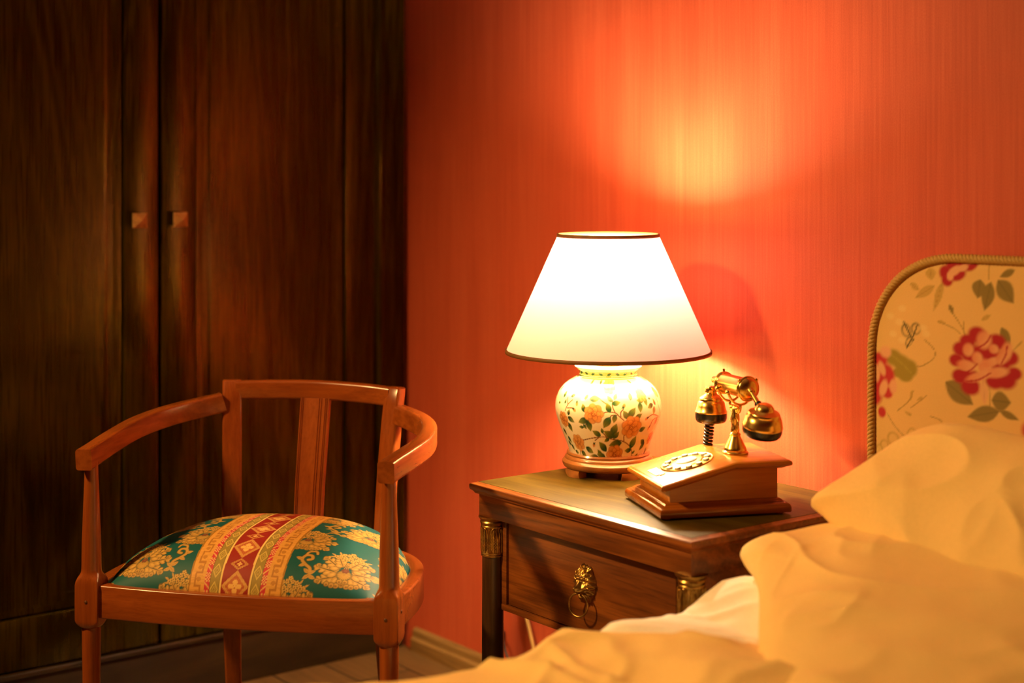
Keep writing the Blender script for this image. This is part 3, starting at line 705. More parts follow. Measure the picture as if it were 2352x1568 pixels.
# fittings inside the shade
so = MB(); so.add(*lathe([(0.030, 0.2066), (0.030, 0.2110), (0.014, 0.2140), (0.014, 0.2700), (0.017, 0.2720), (0.017, 0.3120), (0.012, 0.3140)], 32)); so.build('socket', M['brass_o'], lp, sharp=40)
bl = MB(); bl.add(*lathe([(0.011, 0.3145), (0.0135, 0.320), (0.0215, 0.332), (0.0255, 0.346), (0.0265, 0.365), (0.0260, 0.385), (0.0235, 0.402), (0.0170, 0.416), (0.0085, 0.4225), (0.0005, 0.4240)], 32)); bl.build('bulb', M['bulb'], lp)
sh = MB(); z0, z1, r0, r1 = 0.232, 0.4535, 0.1955, 0.0965
SEGS = 128
ring = lambda r, z: [(r*math.cos(2*pi*j/SEGS), r*math.sin(2*pi*j/SEGS), z) for j in range(SEGS)]
sh.add(*loft([ring(r0+(r1-r0)*k/12, z0+(z1-z0)*k/12) for k in range(13)], cap=False))
sho = sh.build('lampshade', M['shade'], lp)
def hoop(r, z, w, h):
    return loft([ring(a, b) for a, b in ((r-w, z-h), (r+w, z-h), (r+w*1.2, z), (r+w, z+h), (r-w, z+h), (r-w, z-h))], cap=False)
tr = MB(); tr.add(*hoop(r0, z0, 0.0016, 0.0034)); tr.build('shade_binding', M['trim'], sho)
tr = MB(); tr.add(*hoop(r1, z1, 0.0016, 0.0032)); tr.build('shade_binding', M['trim'], sho)
sp = MB()
for k in range(3):
    a = 2*pi*k/3+0.4; sp.add(*tube([(0.016*math.cos(a), 0.016*math.sin(a), 0.272), (0.10*math.cos(a), 0.10*math.sin(a), 0.262), ((r0-0.002)*math.cos(a), (r0-0.002)*math.sin(a), z0+0.002)], 0.0012, 6))
sp.build('shade_carrier', M['brass_o'], sho)
cd = MB(); cd.add(*tube(catmull([(0.06, 0.05, 0.004), (0.02, 0.13, 0.004), (-0.03, 0.195, 0.003), (-0.045, 0.2100, -0.05), (-0.05, 0.211, -0.25), (-0.10, 0.209, -0.47), (-0.22, 0.207, -0.595), (-0.42, 0.206, -0.612), (-0.54, 0.206, -0.575), (-0.585, 0.206, -0.536), (-0.603, 0.207, -0.508), (-0.615, 0.209, -0.5)], 8), 0.003, 8))
cd.build('power_cord', M['cable'], lp)
pg = MB(); pg.add(*box(-0.648, -0.614, 0.200, 0.222, -0.514, -0.484, 0.004)); pg.build('plug', M['cable'], lp, sharp=40)
pc = MB(); pc.add(*tube(catmull([(-2.800, 2.192, 0.33), (-2.795, 2.190, 0.22), (-2.774, 2.189, 0.162), (-2.753, 2.187, 0.113), (-2.735, 2.178, 0.06), (-2.70, 2.165, 0.006), (-2.60, 2.16, 0.0055), (-2.45, 2.165, 0.0055)], 8), 0.0042, 8))
tag(pc.build('wall_cable', M['cable_p']), 'pale cable hanging down the red wall under the nightstand', 'cable')
# ------------------------------------------------------------------ wooden telephone
ph_ = thing('telephone', 'old-fashioned wooden telephone with a brass dial and cradle, on the nightstand', 'telephone', (-1.9344, 1.9144, NZ), math.radians(66.1))
b = MB(); b.add(*rect_mould(-0.116, 0.116, -0.0955, 0.0955, [(-0.006, 0.003), (-0.001, 0.0035), (0, 0.005), (0, 0.0120), (-0.0015, 0.0160), (-0.0050, 0.0188), (-0.0085, 0.0200), (-0.0105, 0.0212), (-0.0125, 0.0235), (-0.0155, 0.0255), (-0.0195, 0.0265), (-0.024, 0.0265)]))
for sx in (-1, 1):
    for sy in (-1, 1): b.add(*xform(lathe([(0.007, 0), (0.007, 0.0032)], 16), Matrix.Translation((sx*0.1, sy*0.08, 0))))
b.build('base_moulding', M['phonewood_d'], ph_, sharp=45)
XC = 0.0195
SLP = 0.0335/0.1325
fz_ = lambda x: 0.0565+(x+0.113)*SLP if x < XC else 0.0900
bd = MB(); x0, x1, yy = -0.0935, 0.0980, 0.0780
side = [(x0, 0.026), (x1, 0.026), (x1, fz_(x1)-0.012), (XC, fz_(XC)-0.012), (x0, fz_(x0)-0.012)]
bd.add(*loft([[(x, y, z) for x, z in side] for y in (-yy, yy)])); bd.build('body', M['phonewood'], ph_, smooth=False)
rings = []
for o, dz in [(-0.0190, -0.0150), (-0.0130, -0.0150), (-0.0105, -0.0135), (-0.0085, -0.0120), (-0.0040, -0.0105), (-0.0010, -0.0090), (0, -0.0068), (0, -0.0050), (-0.0012, -0.0022), (-0.0040, -0.0004), (-0.0065, 0.0)]:
    a0, a1, q = -0.113-o, 0.120+o, 0.0915+o
    rings.append([(x, y, fz_(max(-0.113, min(x, 0.12)))+dz) for x, y in ((a0, -q), (XC, -q), (a1, -q), (a1, q), (XC, q), (a0, q))])
V, F = loft(rings, cap=False); n0 = len(V)-6
F += [(n0, n0+1, n0+4, n0+5), (n0+1, n0+2, n0+3, n0+4), (0, 1, 4, 5), (1, 2, 3, 4)]
mk('lid', V, F, M['phonewood'], ph_, sharp=25)
TILT = -math.atan(SLP)
dx = -0.0350; dz = fz_(dx)
dl = MB(); dl.add(*lathe([(0.0455, 0.0001), (0.0465, 0.0012), (0.0455, 0.0022), (0.0445, 0.0018), (0.0300, 0.0018), (0.0285, 0.0028), (0.0250, 0.0034), (0.0005, 0.0036)], 72))
dial = mk('dial', dl.V, dl.F, M['brass'], ph_, loc=(dx, 0.0, dz), sharp=35, rot=(0, TILT, 0))
for k in range(12):
    a = math.radians(k*30+15); bt = MB(); bt.add(*lathe([(0.0060, 0.0), (0.0060, 0.0020), (0.0053, 0.0030), (0.0005, 0.0034)], 20))
    mk('button', bt.V, bt.F, M['button'], dial, loc=(0.0368*math.cos(a), 0.0368*math.sin(a), 0.0017), sharp=40)
ct = MB(); ct.add(*lathe([(0.0185, 0.0), (0.0185, 0.0010), (0.0005, 0.0012)], 32)); mk('dial_centre', ct.V, ct.F, M['paper'], dial, loc=(0, 0, 0.0034))
cdx = -0.0905
cdm = MB(); cdm.add(*box(-0.0085, 0.0085, -0.023, 0.023, 0.0002, 0.0012, 0.0003)); mk('number_card', cdm.V, cdm.F, M['paper'], ph_, loc=(cdx, 0, fz_(cdx)), smooth=False, rot=(0, TILT, 0))
cs = MB(); cs.add(*box(-0.004, 0.004, -0.029, -0.0235, 0.0002, 0.0016, 0.0004)); mk('card_clip', cs.V, cs.F, M['brass'], ph_, loc=(cdx+0.001, 0, fz_(cdx)), smooth=False, rot=(0, TILT, 0))
PX, PY, PZ = 0.0500, -0.0080, 0.0900
ps = MB(); ps.add(*xform(lathe([(0.0225, 0.0), (0.0230, 0.0015), (0.0225, 0.0030), (0.0200, 0.0050), (0.0205, 0.0070), (0.0185, 0.0110), (0.0150, 0.0180), (0.0115, 0.0250), (0.0090, 0.0300), (0.0100, 0.0320), (0.0090, 0.0340), (0.0068, 0.0360), (0.0078, 0.0400),
    (0.0072, 0.0440), (0.0060, 0.0480), (0.0070, 0.0530), (0.0082, 0.0590), (0.0075, 0.0650), (0.0058, 0.0700), (0.0060, 0.0740), (0.0050, 0.0790), (0.0030, 0.0820)], 36), Matrix.Translation((PX, PY, PZ))))
ps.build('cradle_post', M['brass'], ph_, sharp=50)
HZ = 0.2065                                            # height of the handset's axis
for sy in (-1, 1):
    f = MB(); yb = PY+sy*0.024
    f.add(*tube(catmull([(PX, PY, PZ+0.072), (PX, PY+sy*0.010, PZ+0.071), (PX, PY+sy*0.019, PZ+0.074), (PX, yb, PZ+0.082), (PX, yb, PZ+0.0880)], 6), 0.0024, 10))
    for sx in (-1, 1):
        f.add(*tube(catmull([(PX, yb, PZ+0.0865), (PX+sx*0.009, yb, PZ+0.089), (PX+sx*0.0165, yb, PZ+0.096), (PX+sx*0.0215, yb, PZ+0.106)], 6), 0.0022, 10))
        f.add(*ball((PX+sx*0.0225, yb, PZ+0.109), 0.0048, 16))
    f.add(*ball((PX, PY+sy*0.010, PZ+0.078), 0.0052, 16))
    f.build('cradle_fork', M['brass'], ph_)
sw = MB(); sw.add(*tube([(PX, PY+0.002, PZ+0.052), (PX-0.004, PY+0.016, PZ+0.0545)], 0.0014, 8)); sw.add(*tube(catmull([(PX, PY-0.006, PZ+0.036), (PX, PY-0.014, PZ+0.042), (PX, PY-0.014, PZ+0.056), (PX, PY-0.006, PZ+0.062)], 6), 0.0013, 8)); sw.build('hook_lever', M['brass'], ph_)

# ------------------------------------------------------------------ the handset lying on the cradle
R66 = Matrix.Rotation(math.radians(66.1), 4, 'Z')
hs_o = R66 @ Vector((PX, PY, 0))
hs = thing('telephone_handset', 'brass and black telephone handset resting across its cradle', 'handset', (-1.9344+hs_o.x, 1.9144+hs_o.y, NZ+0.130), math.radians(66.1+8.0))
OZ = HZ-0.130                                          # axis height above the empty
ROTY = Matrix.Rotation(-pi/2, 4, 'X')                  # lathe z -> y
def along_y(prof, seg=36): return xform(lathe(prof, seg), Matrix.Translation((0, 0, OZ)) @ Matrix.Rotation(-pi/2, 4, 'X'))
hd = MB()
hd.add(*along_y([(0.004, -0.0530), (0.0110, -0.0520), (0.0155, -0.0500), (0.0180, -0.0470), (0.0198, -0.0450), (0.0198, -0.0415), (0.0180, -0.0395), (0.0172, -0.0375), (0.0170, 0.0330), (0.0176, 0.0350), (0.0196, 0.0365), (0.0200, 0.0385), (0.0196, 0.0405), (0.0178, 0.0425), (0.0120, 0.0450), (0.0080, 0.0480), (0.006, 0.056)]))
hd.add(*torus((0, -0.043, OZ), 0.0198, 0.0024, 'y', 36, 8))
for a in (0.7, 2.4): hd.add(*ball((0.0222*math.cos(a), -0.043, OZ+0.0222*math.sin(a)), 0.0032, 12))
hd.add(*tube([(0, 0.0385, OZ+0.018), (0, 0.0395, OZ+0.0245)], 0.0022, 8))
hd.add(*tube(catmull([(0, 0.046, OZ), (0, 0.060, OZ+0.002), (0, 0.074, OZ+0.001)], 6), 0.0062, 14))
hd.build('handle', M['brass_h'] if 'brass_h' in M else M['brass'], hs, sharp=45)
rd = MB(); rd.add(*tube([(0, -0.050, OZ-0.001), (0, -0.078, OZ-0.022)], 0.0046, 14)); rd.add(*tube([(0, -0.049, OZ-0.0005), (0, -0.056, OZ-0.0055)], 0.0062, 14)); rd.build('mouthpiece_arm', M['brass'], hs, sharp=45)
ft = MB(); ft.add(*tube([(0, -0.076, OZ-0.0205), (0, -0.086, OZ-0.0280)], 0.0064, 14)); ft.build('arm_ferrule', M['black'], hs, sharp=45)
# earpiece
EY = 0.0850
ez = 0.0176
e_ = MB(); e_.add(*lathe([(0.0285, ez), (0.0288, ez+0.0022), (0.0270, ez+0.0050), (0.0252, ez+0.0120), (0.0238, ez+0.0190), (0.0212, ez+0.0215), (0.0216, ez+0.0245), (0.0205, ez+0.0270), (0.0150, ez+0.0300), (0.0108, ez+0.0330), (0.0100, ez+0.0360), (0.0112, ez+0.0380), (0.0112, ez+0.0440), (0.0098, ez+0.0465), (0.0005, ez+0.0470)], 44))
ear = mk('earpiece', e_.V, e_.F, M['brass'], hs, loc=(0, EY, 0), sharp=40)
e_ = MB(); e_.add(*lathe([(0.010, 0.0010), (0.0200, 0.0), (0.0245, 0.0012), (0.0270, 0.0042), (0.0282, 0.0090), (0.0284, ez+0.0005)], 44)); mk('earpiece_cap', e_.V, e_.F, M['black'], ear, sharp=50)
# mouthpiece
mz = 0.0165
m_ = MB(); m_.add(*lathe([(0.0335, mz), (0.0342, mz+0.0020), (0.0335, mz+0.0045), (0.0318, mz+0.0110), (0.0295, mz+0.0180), (0.0268, mz+0.0205), (0.0272, mz+0.0230), (0.0258, mz+0.0255), (0.0205, mz+0.0275), (0.0165, mz+0.0300), (0.0155, mz+0.0340), (0.0120, mz+0.0385), (0.0060, mz+0.0410), (0.0005, mz+0.0415)], 44))
mth = mk('mouthpiece', m_.V, m_.F, M['brass'], hs, loc=(0, -0.0880, 0.0030), sharp=40, rot=(math.radians(12), 0, 0))
m_ = MB(); m_.add(*lathe([(0.010, 0.0015), (0.0240, 0.0), (0.0290, 0.0012), (0.0318, 0.0045), (0.0332, 0.0095), (0.0333, mz+0.0005)], 44)); mk('mouthpiece_cap', m_.V, m_.F, M['black'], mth, sharp=50)
# coiled cord
pth = []
NT_ = 17
for i in range(NT_*14+1):
    t = i/(NT_*14); a = 2*pi*i/14
    c = Vector((-0.004*t-0.010*t*t, EY+0.006+0.003*t, 0.001-0.100*t)); pth.append(c+Vector((0.0070*math.cos(a), 0.0070*math.sin(a), 0)))
tail = [(-0.016, EY+0.010, -0.103), (-0.012, EY+0.007, -0.112), (0.0, EY+0.004, -0.108), (0.003, EY+0.001, -0.100)]
C = pth+catmull([pth[-1]]+[Vector(p) for p in tail], 5)[1:]
cm = MB(); cm.add(*sweep(C, circ(0.00265, 8), up=(0, 0, 1))); cm.build('coiled_cord', M['black'], hs)
# ------------------------------------------------------------------ bed
BX0, BX1 = -1.745, -0.165
HB = 2.120                                            # front face of the headboard
bed = thing('bed', 'bed with a floral upholstered headboard edged in gold cord', 'bed', (BX0, HB, 0))
CW = 0.180; ZS, ZT = 0.885, 1.057
def hb_top(x):
    a = min(x-BX0, BX1-x)
    if a >= CW: return ZT+0.004*math.sin(pi*(x-BX0-CW)/(BX1-BX0-2*CW))
    q = max(0.0, 1-a/CW); return ZS+(ZT-ZS)*(1-q**2.15)**(1/2.15)
xs = np.concatenate([BX0+CW*(1-np.cos(np.linspace(0, pi/2, 90))), np.linspace(BX0+CW, -1.20, 170)[1:], np.linspace(-1.20, BX1-CW, 40)[1:], (BX1-CW*(1-np.cos(np.linspace(0, pi/2, 30))))[::-1][1:]])
NR = 300
tops = np.array([hb_top(x) for x in xs])
tz = np.concatenate([np.linspace(0, 0.45, 30)[:-1], np.linspace(0.45, 1, NR)])
Xg = np.repeat(xs[None, :], tz.size, 0); Zg = 0.06+(tops[None, :]-0.06)*tz[:, None]
edge = np.minimum.reduce([(Zg*0+tops[None, :]-Zg), Xg-BX0, BX1-Xg])
Yg = 0.007*(1-np.clip(edge/0.020, 0, 1))**2.2
P = np.stack([Xg-BX0, Yg, Zg], -1)
def hbp(zx, zy):
    px, py = 1900+zx/2.903, 560+zy/2.903; r = (px-1176)/FPX; Y = HB/(SN*r+CS)
    return Y*(CS*r-SN), CAMZ-(py-HOR)/FPX*Y
S1 = (hbp(800, 800)[0]-hbp(700, 800)[0])/100; S2 = (hbp(800, 700)[1]-hbp(800, 800)[1])/100
hp = Paint(Xg, Zg, (0.80, 0.52, 0.19))
CR, PK, PK2, OL, OL2, LO = (0.42, 0.008, 0.022), (0.74, 0.25, 0.13), (0.80, 0.42, 0.22), (0.27, 0.19, 0.045), (0.36, 0.27, 0.03), (0.52, 0.33, 0.07)
def HE(off, x, y, a, b, ang, col, soft=0.45, op=1.0, col2=None):
    u, z = hbp(x, y); hp.ell(u+off[0], z+off[1], a*S1, b*S2, -math.radians(ang), col, soft, op, col2)
def HL(off, x, y, L, W, ang, col, tip=None, op=1.0):
    u, z = hbp(x, y); hp.leaf(u+off[0], z+off[1], L*S2, W*S1, -math.radians(ang), col, tip=tip, op=op, vein=tuple(q*0.75 for q in col))
def HN(off, pts, w, col, op=1.0): hp.line([(hbp(*p)[0]+off[0], hbp(*p)[1]+off[1]) for p in pts], w*S2, col, op)
def floral(off):
    for P_ in ([(650, 640), (710, 700), (712, 760), (640, 810), (600, 815)], [(400, 1130), (455, 1220), (530, 1290), (560, 1260), (600, 1240)], [(1075, 120), (1080, 240)], [(740, 520), (830, 555), (890, 600)], [(815, 420), (850, 480), (900, 560), (930, 640)], [(910, 520), (915, 600)], [(470, 1110), (540, 1050), (575, 980)], [(690, 1150), (760, 1180), (770, 1240)], [(560, 1090), (640, 1030), (660, 1010)], [(1240, 710), (1300, 650)], [(1080, 920), (1085, 1090)]): HN(off, P_, 4.5, (0.40, 0.24, 0.05), 0.75)
    for x, y, L, W, a in [(1012, 300, 130, 95, 100), (1070, 350, 200, 85, 105), (1190, 318, 190, 110, 50), (1200, 198, 130, 42, 155), (1190, 620, 140, 60, 60), (830, 440, 80, 28, 60), (880, 995, 260, 120, 30), (1160, 1050, 150, 110, 0), (1040, 1135, 260, 90, 165), (1215, 1145, 150, 42, 15)]: HL(off, x, y, L, W, a, OL)
    for x, y, L, W, a in [(650, 320, 190, 55, 150), (740, 350, 220, 50, 110), (585, 285, 90, 40, 30), (690, 200, 90, 70, 80), (760, 520, 70, 20, 10), (560, 1010, 80, 22, 100), (620, 1030, 60, 18, 330), (540, 1130, 70, 20, 200), (640, 1260, 60, 26, 80), (1060, 490, 90, 26, 330)]: HL(off, x, y, L, W, a, LO, op=0.8)
    for x, y, a, b, g in [(440, 755, 58, 55, 0), (500, 800, 70, 62, 20), (555, 830, 48, 58, 0), (520, 880, 52, 40, 0), (470, 860, 36, 30, 0)]: HE(off, x, y, a, b, g, OL2)
    HN(off, [(430, 740), (500, 800), (560, 860)], 5, (0.45, 0.36, 0.05), .7)
    # butterfly
    for x, y, a, b, g in [(525, 575, 32, 46, -20), (590, 565, 34, 42, 25), (545, 650, 22, 40, 35)]:
        HE(off, x, y, a, b, g, (0.10, 0.085, 0.02), .3, .75); HE(off, x+2, y+2, a*.72, b*.74, g, (0.76, 0.50, 0.18), .4)
    HN(off, [(510, 520), (545, 590), (575, 640)], 7, (0.09, 0.075, 0.02)); HN(off, [(530, 690), (575, 610), (600, 540)], 6, (0.12, 0.09, 0.02))
    for x, y in [(500, 430), (480, 520), (440, 600), (500, 640), (640, 560), (660, 600), (420, 480)]: HE(off, x, y, 26, 22, 0, (0.84, 0.62, 0.26), .7, .8)
    # big peony
    for x, y, r in [(1000, 605, 58), (935, 650, 50), (1130, 655, 58), (890, 700, 52), (860, 775, 46), (885, 880, 52), (955, 950, 62), (1220, 760, 52), (1250, 865, 44), (1190, 905, 68), (1115, 915, 56), (1060, 720, 75), (965, 740, 70), (1150, 790, 70), (960, 880, 50)]: HE(off, x, y, r, r*.92, 0, CR)
    for x, y, a, b, g in [(930, 812, 62, 36, 5), (1045, 640, 46, 60, 30), (1195, 720, 34, 66, 20), (940, 705, 34, 44, 40), (1050, 820, 40, 52, 30), (1130, 858, 74, 34, -12), (1010, 885, 86, 30, -18), (1095, 790, 52, 28, -25), (1160, 765, 30, 44, 40), (1000, 760, 34, 40, 0), (1110, 700, 30, 30, 0)]:
        HE(off, x, y, a, b, g, PK, .5, 1, PK2); 
    for P_ in ([(880, 850), (940, 850), (1000, 800)], [(930, 915), (1010, 905), (1090, 860)], [(1010, 690), (1060, 660), (1090, 610)], [(1160, 800), (1190, 740), (1200, 680)]): HN(off, P_, 6, CR, .8)
    HL(off, 1045, 990, 170, 60, 85, PK2, op=.7)
    # left peony, half seen
    for x, y, a, b, g in [(345, 770, 60, 50, 0), (400, 870, 50, 75, -20), (340, 900, 60, 120, 0), (400, 990, 40, 40, 0), (365, 1120, 28, 38, 0), (300, 1010, 70, 70, 0)]: HE(off, x, y, a, b, g, (0.55, 0.03, 0.04))
    for x, y, a, b, g in [(365, 830, 22, 52, -25), (375, 960, 26, 62, 20), (390, 720, 40, 40, 0), (440, 950, 26, 50, 0), (330, 860, 24, 60, 0)]: HE(off, x, y, a, b, g, PK2, .5)
    # upper peony
    for x, y, a, b, g in [(785, 190, 38, 48, 0), (800, 245, 36, 38, 0), (870, 205, 55, 40, -20), (960, 140, 48, 36, -30), (900, 130, 70, 40, 0), (840, 140, 50, 40, 0)]: HE(off, x, y, a, b, g, CR)
    for x, y, a, b, g in [(850, 180, 46, 28, -30), (905, 160, 34, 22, -20), (820, 215, 22, 30, 0), (940, 110, 40, 24, 0)]: HE(off, x, y, a, b, g, PK2)
    for x, y, a, b in [(440, 1300, 44, 50), (380, 1340, 30, 40), (560, 1270, 30, 50), (345, 1370, 26, 40)]:
        HE(off, x, y, a, b, 20, LO, .3, .8); HE(off, x, y, a*.7, b*.75, 20, (0.78, 0.52, 0.18), .4)
floral((0, 0)); floral((0.315, -0.02)); floral((0.62, 0.03)); floral((0.93, 0.0)); floral((0.10, -0.46)); floral((0.6, -0.46)); floral((1.0, -0.46))
V, F = grid(P)
# close the panel: sides and back
rim = [(x-BX0, 0.012, t) for x, t in zip(xs, tops)]
pb = MB(); pb.V, pb.F = V, F
nv = len(V); out = [tuple(v) for v in [(xs[0]-BX0, 0.012, 0.06)]+rim+[(xs[-1]-BX0, 0.012, 0.06)]]
pb.add(*loft([out, [(a, 0.066, c) for a, b_, c in out]], cap=False)); pb.add([(a, 0.066, c) for a, b_, c in out], [tuple(range(len(out)))])
vc = np.concatenate([hp.C, np.tile(np.array([(0.80, 0.52, 0.19)]), (len(pb.V)-nv, 1))])
hb = mk('headboard', pb.V, pb.F, M['floral'], bed, vcol=vc, sharp=60)
# twisted cord round the edge
ctr = [Vector((0.0015, -0.0005, z)) for z in np.linspace(0.30, ZS-0.01, 40)]+[Vector((x-BX0+0.0015*max(0, 1-(x-BX0)/CW), -0.0005, hb_top(x)-0.0015)) for x in np.concatenate([xs[:90:3], np.linspace(BX0+CW, BX1-CW, 60), xs[-30::2]])]+[Vector((BX1-BX0-0.0015, -0.0005, z)) for z in np.linspace(ZS-0.01, 0.30, 20)]
L = [0.0]
for a, b_ in zip(ctr[:-1], ctr[1:]): L.append(L[-1]+(b_-a).length)
Ls = np.linspace(0, L[-1], 1150); cc = np.array([tuple(p) for p in ctr])
sm = np.stack([np.interp(Ls, L, cc[:, k]) for k in range(3)], -1)
rp = MB()
for k in range(3):
    path = []
    for i, p in enumerate(sm):
        t = Vector(sm[min(i+1, len(sm)-1)]-sm[max(i-1, 0)]).normalized(); n1 = Vector((0, 1, 0)); n2 = t.cross(n1)
        a = Ls[i]/0.021*2*pi+k*2*pi/3; path.append(Vector(p)+n1*0.0040*math.cos(a)+n2*0.0040*math.sin(a))
    rp.add(*sweep(path, circ(0.0040, 7), up=(0, 1, 0)))
rp.build('twisted_cord', M['rope'], hb)
fr = MB(); fr.add(*box(0.0, 0.03, -1.97, 0, 0.10, 0.26, 0.004)); fr.add(*box(BX1-BX0-0.03, BX1-BX0, -1.97, 0, 0.10, 0.26, 0.004)); fr.add(*box(0, BX1-BX0, -2.0, -1.965, 0.10, 0.30, 0.004)); fr.add(*box(0.03, BX1-BX0-0.03, -1.965, -0.001, 0.15, 0.19))
fr.build('bed_frame', M['walnut'], bed, sharp=30)
for x in (0.04, BX1-BX0-0.04):
    m = MB(); m.add(*box(x-0.03, x+0.03, -1.99, -1.93, 0.0, 0.10, 0.004)); m.build('leg', M['walnut'], bed, sharp=30)
mt = MB(); mt.add(*box(-1.722, -0.19, 0.16, 2.112, 0.192, 0.475, 0.035, 4)); tag(mt.build('mattress', M['sheet'], sharp=60), 'thick white mattress lying in the bed frame under the duvet', 'mattress')

def fold(x, y, s=1.0):
    """soft creases of crumpled cotton (metres)"""
    w = noise.noise(Vector((x*3.1, y*3.1, 4.2)))*0.9
    a = noise.noise(Vector((x*5*s+w, y*5*s-w, 1.7)))
    r1 = 1-abs(noise.noise(Vector((x*4.3*s+w*1.2, y*8.5*s+w, 9.1))))*2
    r2 = 1-abs(noise.noise(Vector((x*11*s-y*5*s+w*1.5, y*8*s+x*4*s, 3.3))))*2
    r3 = noise.noise(Vector((x*26*s+y*9, y*22*s, 6.0)))
    return 0.011*a+0.010*max(r1, 0)**2.5+0.0045*max(r2, 0)**3+0.0012*r3

def pillow(name, outline, origin, eu, ev, tf, tb, label, cat, group=None, seed=0.0, amp=0.5, mat='linen', piping=False):
    """outline in plane coordinates (eu, ev); tf / tb are the front and back swell"""
    eu, ev = Vector(eu).normalized(), Vector(ev).normalized(); en = eu.cross(ev)
    o = Vector(origin); C = catmull([(a, b_, 0) for a, b_ in outline], 12, closed=True); n = len(C)
    cx = sum(p.x for p in C)/n; cy = sum(p.y for p in C)/n; V = []; F = []
    NRr = 46
    def pt(p, rho, front):
        a, b_ = cx+(p.x-cx)*rho, cy+(p.y-cy)*rho
        k = max(0.0, 1-rho**2.6)**0.62; h = (tf if front else -tb)*k
        if front: h += fold(a*1.0+seed, b_+seed*0.7, 0.9)*amp*min(1, (1-rho)*7)
        return o+eu*a+ev*b_+en*h
    for front in (True, False):
        base = len(V); rh = [1-(1-i/NRr)**1.5 if False else (i/NRr)**0.8 for i in range(NRr, 0, -1)]
        if not front: rh = rh[1:]
        for rho in rh:
            for p in C: V.append(tuple(pt(p, rho, front)))
        V.append(tuple(pt(Vector((cx, cy, 0)), 0.0, front))); last = len(V)-1
        for i in range(len(rh)-1):
            for j in range(n):
                k = (j+1) % n; q = (base+i*n+j, base+i*n+k, base+(i+1)*n+k, base+(i+1)*n+j); F.append(q if front else q[::-1])
        for j in range(n):
            q = (base+(len(rh)-1)*n+j, base+(len(rh)-1)*n+(j+1) % n, last); F.append(q if front else q[::-1])
        if front: front_n = base
        else:
            for j in range(n): F.append(((j+1) % n, j, base+j, base+(j+1) % n))
    ob = mk(name, V, F, M[mat]); return tag(ob, label, cat, group)
# upper pillow leans on the headboard; plane coordinates: along the bed head / up the slope
KA = 0.9; sA = math.sqrt(1+KA*KA)
def pa(x, z): return (x+1.25, (z-0.66)*sA)
outA = [pa(-1.680, 0.672), pa(-1.640, 0.712), pa(-1.600, 0.748), pa(-1.562, 0.784), pa(-1.515, 0.802), pa(-1.45, 0.806), pa(-1.30, 0.800), pa(-1.15, 0.800), pa(-1.0, 0.79), pa(-0.93, 0.76), pa(-0.92, 0.68), pa(-0.94, 0.60), pa(-1.05, 0.58), pa(-1.25, 0.575), pa(-1.42, 0.590), pa(-1.55, 0.625), pa(-1.640, 0.655)]
pillow('pillow', outA, (-1.25, 2.03-0.16*KA, 0.66), (1, 0, 0), (0, KA, 1), 0.060, 0.055, 'cream pillow leaning against the floral headboard, upper of the two', 'pillow', 'bed pillows', 0.0, amp=0.75)
KB = 4.5; sB = math.sqrt(1+KB*KB)
def pb_(x, y): return (x+1.25, (y-1.80)*sB/KB)
outB = [pb_(-1.722, 1.783), pb_(-1.718, 1.812), pb_(-1.695, 1.852), pb_(-1.665, 1.905), pb_(-1.60, 1.95), pb_(-1.45, 1.97), pb_(-1.2, 1.97), pb_(-0.95, 1.95), pb_(-0.89, 1.85), pb_(-0.88, 1.60), pb_(-0.90, 1.38), pb_(-1.0, 1.30), pb_(-1.15, 1.31), pb_(-1.28, 1.38), pb_(-1.40, 1.48), pb_(-1.50, 1.585), pb_(-1.595, 1.685), pb_(-1.66, 1.735), pb_(-1.703, 1.760)]
pillow('pillow', outB, (-1.25, 1.80, 0.608), (1, 0, 0), (0, KB, 1), 0.050, 0.060, 'cream pillow lying flat on the bed, lower of the two', 'pillow', 'bed pillows', 2.3, amp=0.8)
# bunched white sheet at the bed edge
nx_, ny_ = 90, 130
xsS, ysS = np.linspace(0, 1, nx_), np.linspace(1.36, 1.90, ny_)
ekey_y = [0.1, 0.9, 1.114, 1.197, 1.269, 1.376, 1.423, 1.481, 1.523, 1.645, 1.691, 1.728, 1.776, 1.85, 1.95]
ekey_z = [.50, .535, .531, .524, .519, .526, .541, .545, .543, .533, .555, .568, .568, .545, .52]
P = np.zeros((ny_, nx_, 3))
for i, y in enumerate(ysS):
    for j, t in enumerate(xsS):
        x = -1.752+t*0.40; ed = max(0.0, 1-(x+1.752)/0.045)
        z = np.interp(y, ekey_y, ekey_z)-0.004-0.03*np.clip((t-0.35)/0.65, 0, 1)
        w = noise.noise(Vector((x*6, y*6, 8.0)))
        z += 0.009*(1-2*abs(noise.noise(Vector((x*7+w, y*20+w*2, 2.0)))))*min(1, t*5)
        z -= 0.20*ed**2.4+0.035*np.clip((1.50-y)/0.07, 0, 1)
        P[i, j] = (x+0.010*(1-ed)*0, y, z)
V, F = grid(P); o = mk('bed_sheet', V, F, M['sheet']); tag(o, 'crumpled white sheet bunched at the bed edge next to the nightstand', 'sheet')
sd = o.modifiers.new('thickness', 'SOLIDIFY'); sd.thickness = 0.004; sd.offset = -1
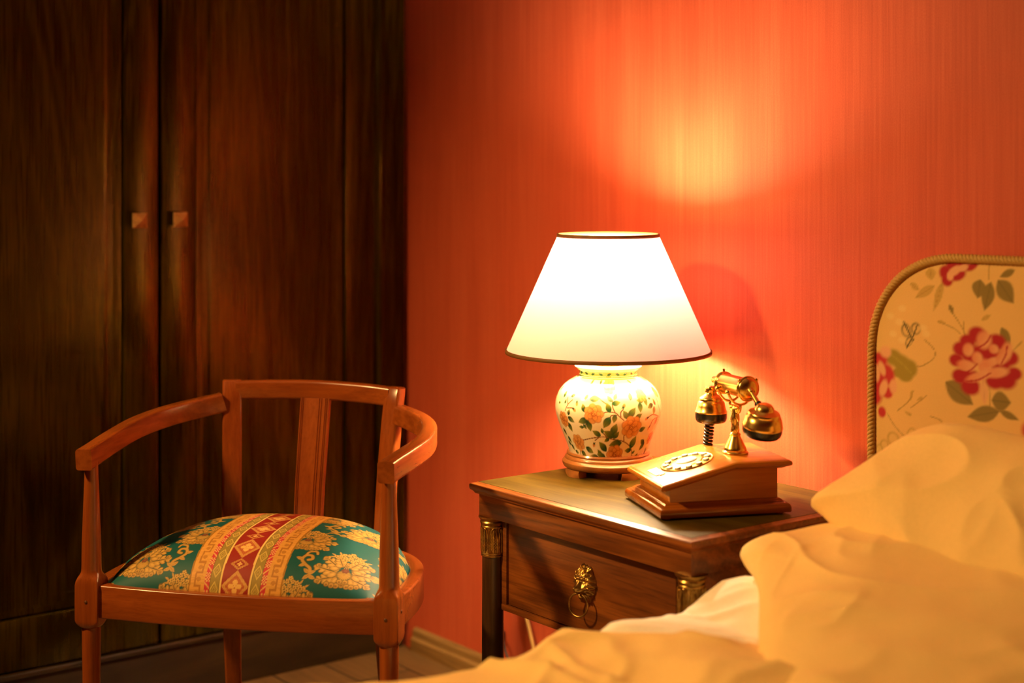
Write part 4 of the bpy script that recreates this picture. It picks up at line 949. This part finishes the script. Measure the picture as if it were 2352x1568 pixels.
# duvet
nx_, ny_ = 230, 260
tx, ys = np.linspace(0, 1, nx_)**1.25, np.linspace(0.08, 1.74, ny_)
P = np.zeros((ny_, nx_, 3))
for i, y in enumerate(ys):
    xl = -1.800+0.45*np.clip((y-1.42)/0.31, 0, 1)
    zc = float(np.interp(y, ekey_y, ekey_z)); zc = zc if y < 1.49 else 0.545+0.012*np.clip((y-1.49)/0.2, 0, 1)
    drop = 0.30 if y < 1.43 else 0.30-0.22*min(1, (y-1.43)/0.12)
    for j, t in enumerate(tx):
        x = xl+t*(-0.13-xl); d = x-xl
        ed = max(0.0, 1-d/0.085); er = max(0.0, 1-(-0.13-x)/0.085)
        f = fold(x, y, 1.0)*min(1.0, d*9)
        z = zc+0.018*min(1, d/0.35)+f*1.7-0.006
        z -= drop*ed**2.8+0.30*er**2.8
        endy = max(0.0, 1-(y-0.08)/0.08); z -= 0.2*endy**2.5
        P[i, j] = (x, y, z)
V, F = grid(P); o = mk('duvet', V, F, M['linen']); tag(o, 'rumpled cream duvet spread over the bed in the foreground', 'duvet')
sd = o.modifiers.new('thickness', 'SOLIDIFY'); sd.thickness = 0.018; sd.offset = -1
EXPO = 0.0
# ------------------------------------------------------------------ light, camera, view
w = bpy.data.worlds.new('World'); SC.world = w; w.use_nodes = True
w.node_tree.nodes['Background'].inputs[0].default_value = (0.5, 0.25, 0.08, 1); w.node_tree.nodes['Background'].inputs[1].default_value = 0.0
def lamp(name, loc, col, watt, r):
    l = bpy.data.lights.new(name, 'POINT'); l.color = col; l.energy = watt; l.shadow_soft_size = r
    o = bpy.data.objects.new(name, l); COL.objects.link(o); o.location = loc; return o
sl = bpy.data.lights.new('ceiling_spot', 'SPOT'); sl.color = (1.0, 0.58, 0.19); sl.energy = 320.0; sl.shadow_soft_size = 0.09; sl.spot_size = math.radians(76); sl.spot_blend = 1.0
so_ = bpy.data.objects.new('ceiling_spot', sl); COL.objects.link(so_); so_.location = (-2.90, -0.30, 2.25)
so_.rotation_euler = (Vector((-2.08, 1.58, 0.40))-so_.location).to_track_quat('-Z', 'Y').to_euler()
cam = bpy.data.cameras.new('camera'); co = bpy.data.objects.new('camera', cam); COL.objects.link(co)
co.location = (0, 0, CAMZ); co.rotation_euler = (pi/2, 0, math.atan2(SN, CS))
cam.sensor_width = 36.0; cam.lens = 36.0*FPX/2352.0; cam.shift_y = -(784-HOR)/2352.0
cam.clip_start = 0.05
cam.dof.use_dof = True; cam.dof.focus_distance = 2.84; cam.dof.aperture_fstop = 1.9; cam.dof.aperture_blades = 9
SC.camera = co
SC.view_settings.view_transform = 'Standard'; SC.view_settings.look = 'None'; SC.view_settings.gamma = 1.0
SC.view_settings.exposure = EXPO
cy = SC.cycles
cy.max_bounces = 10; cy.diffuse_bounces = 6; cy.glossy_bounces = 5; cy.transmission_bounces = 6; cy.sample_clamp_indirect = 20.0
cy.caustics_reflective = False; cy.caustics_refractive = False
cy.use_denoising = True
try: cy.denoiser = 'OPENIMAGEDENOISE'
except Exception: pass
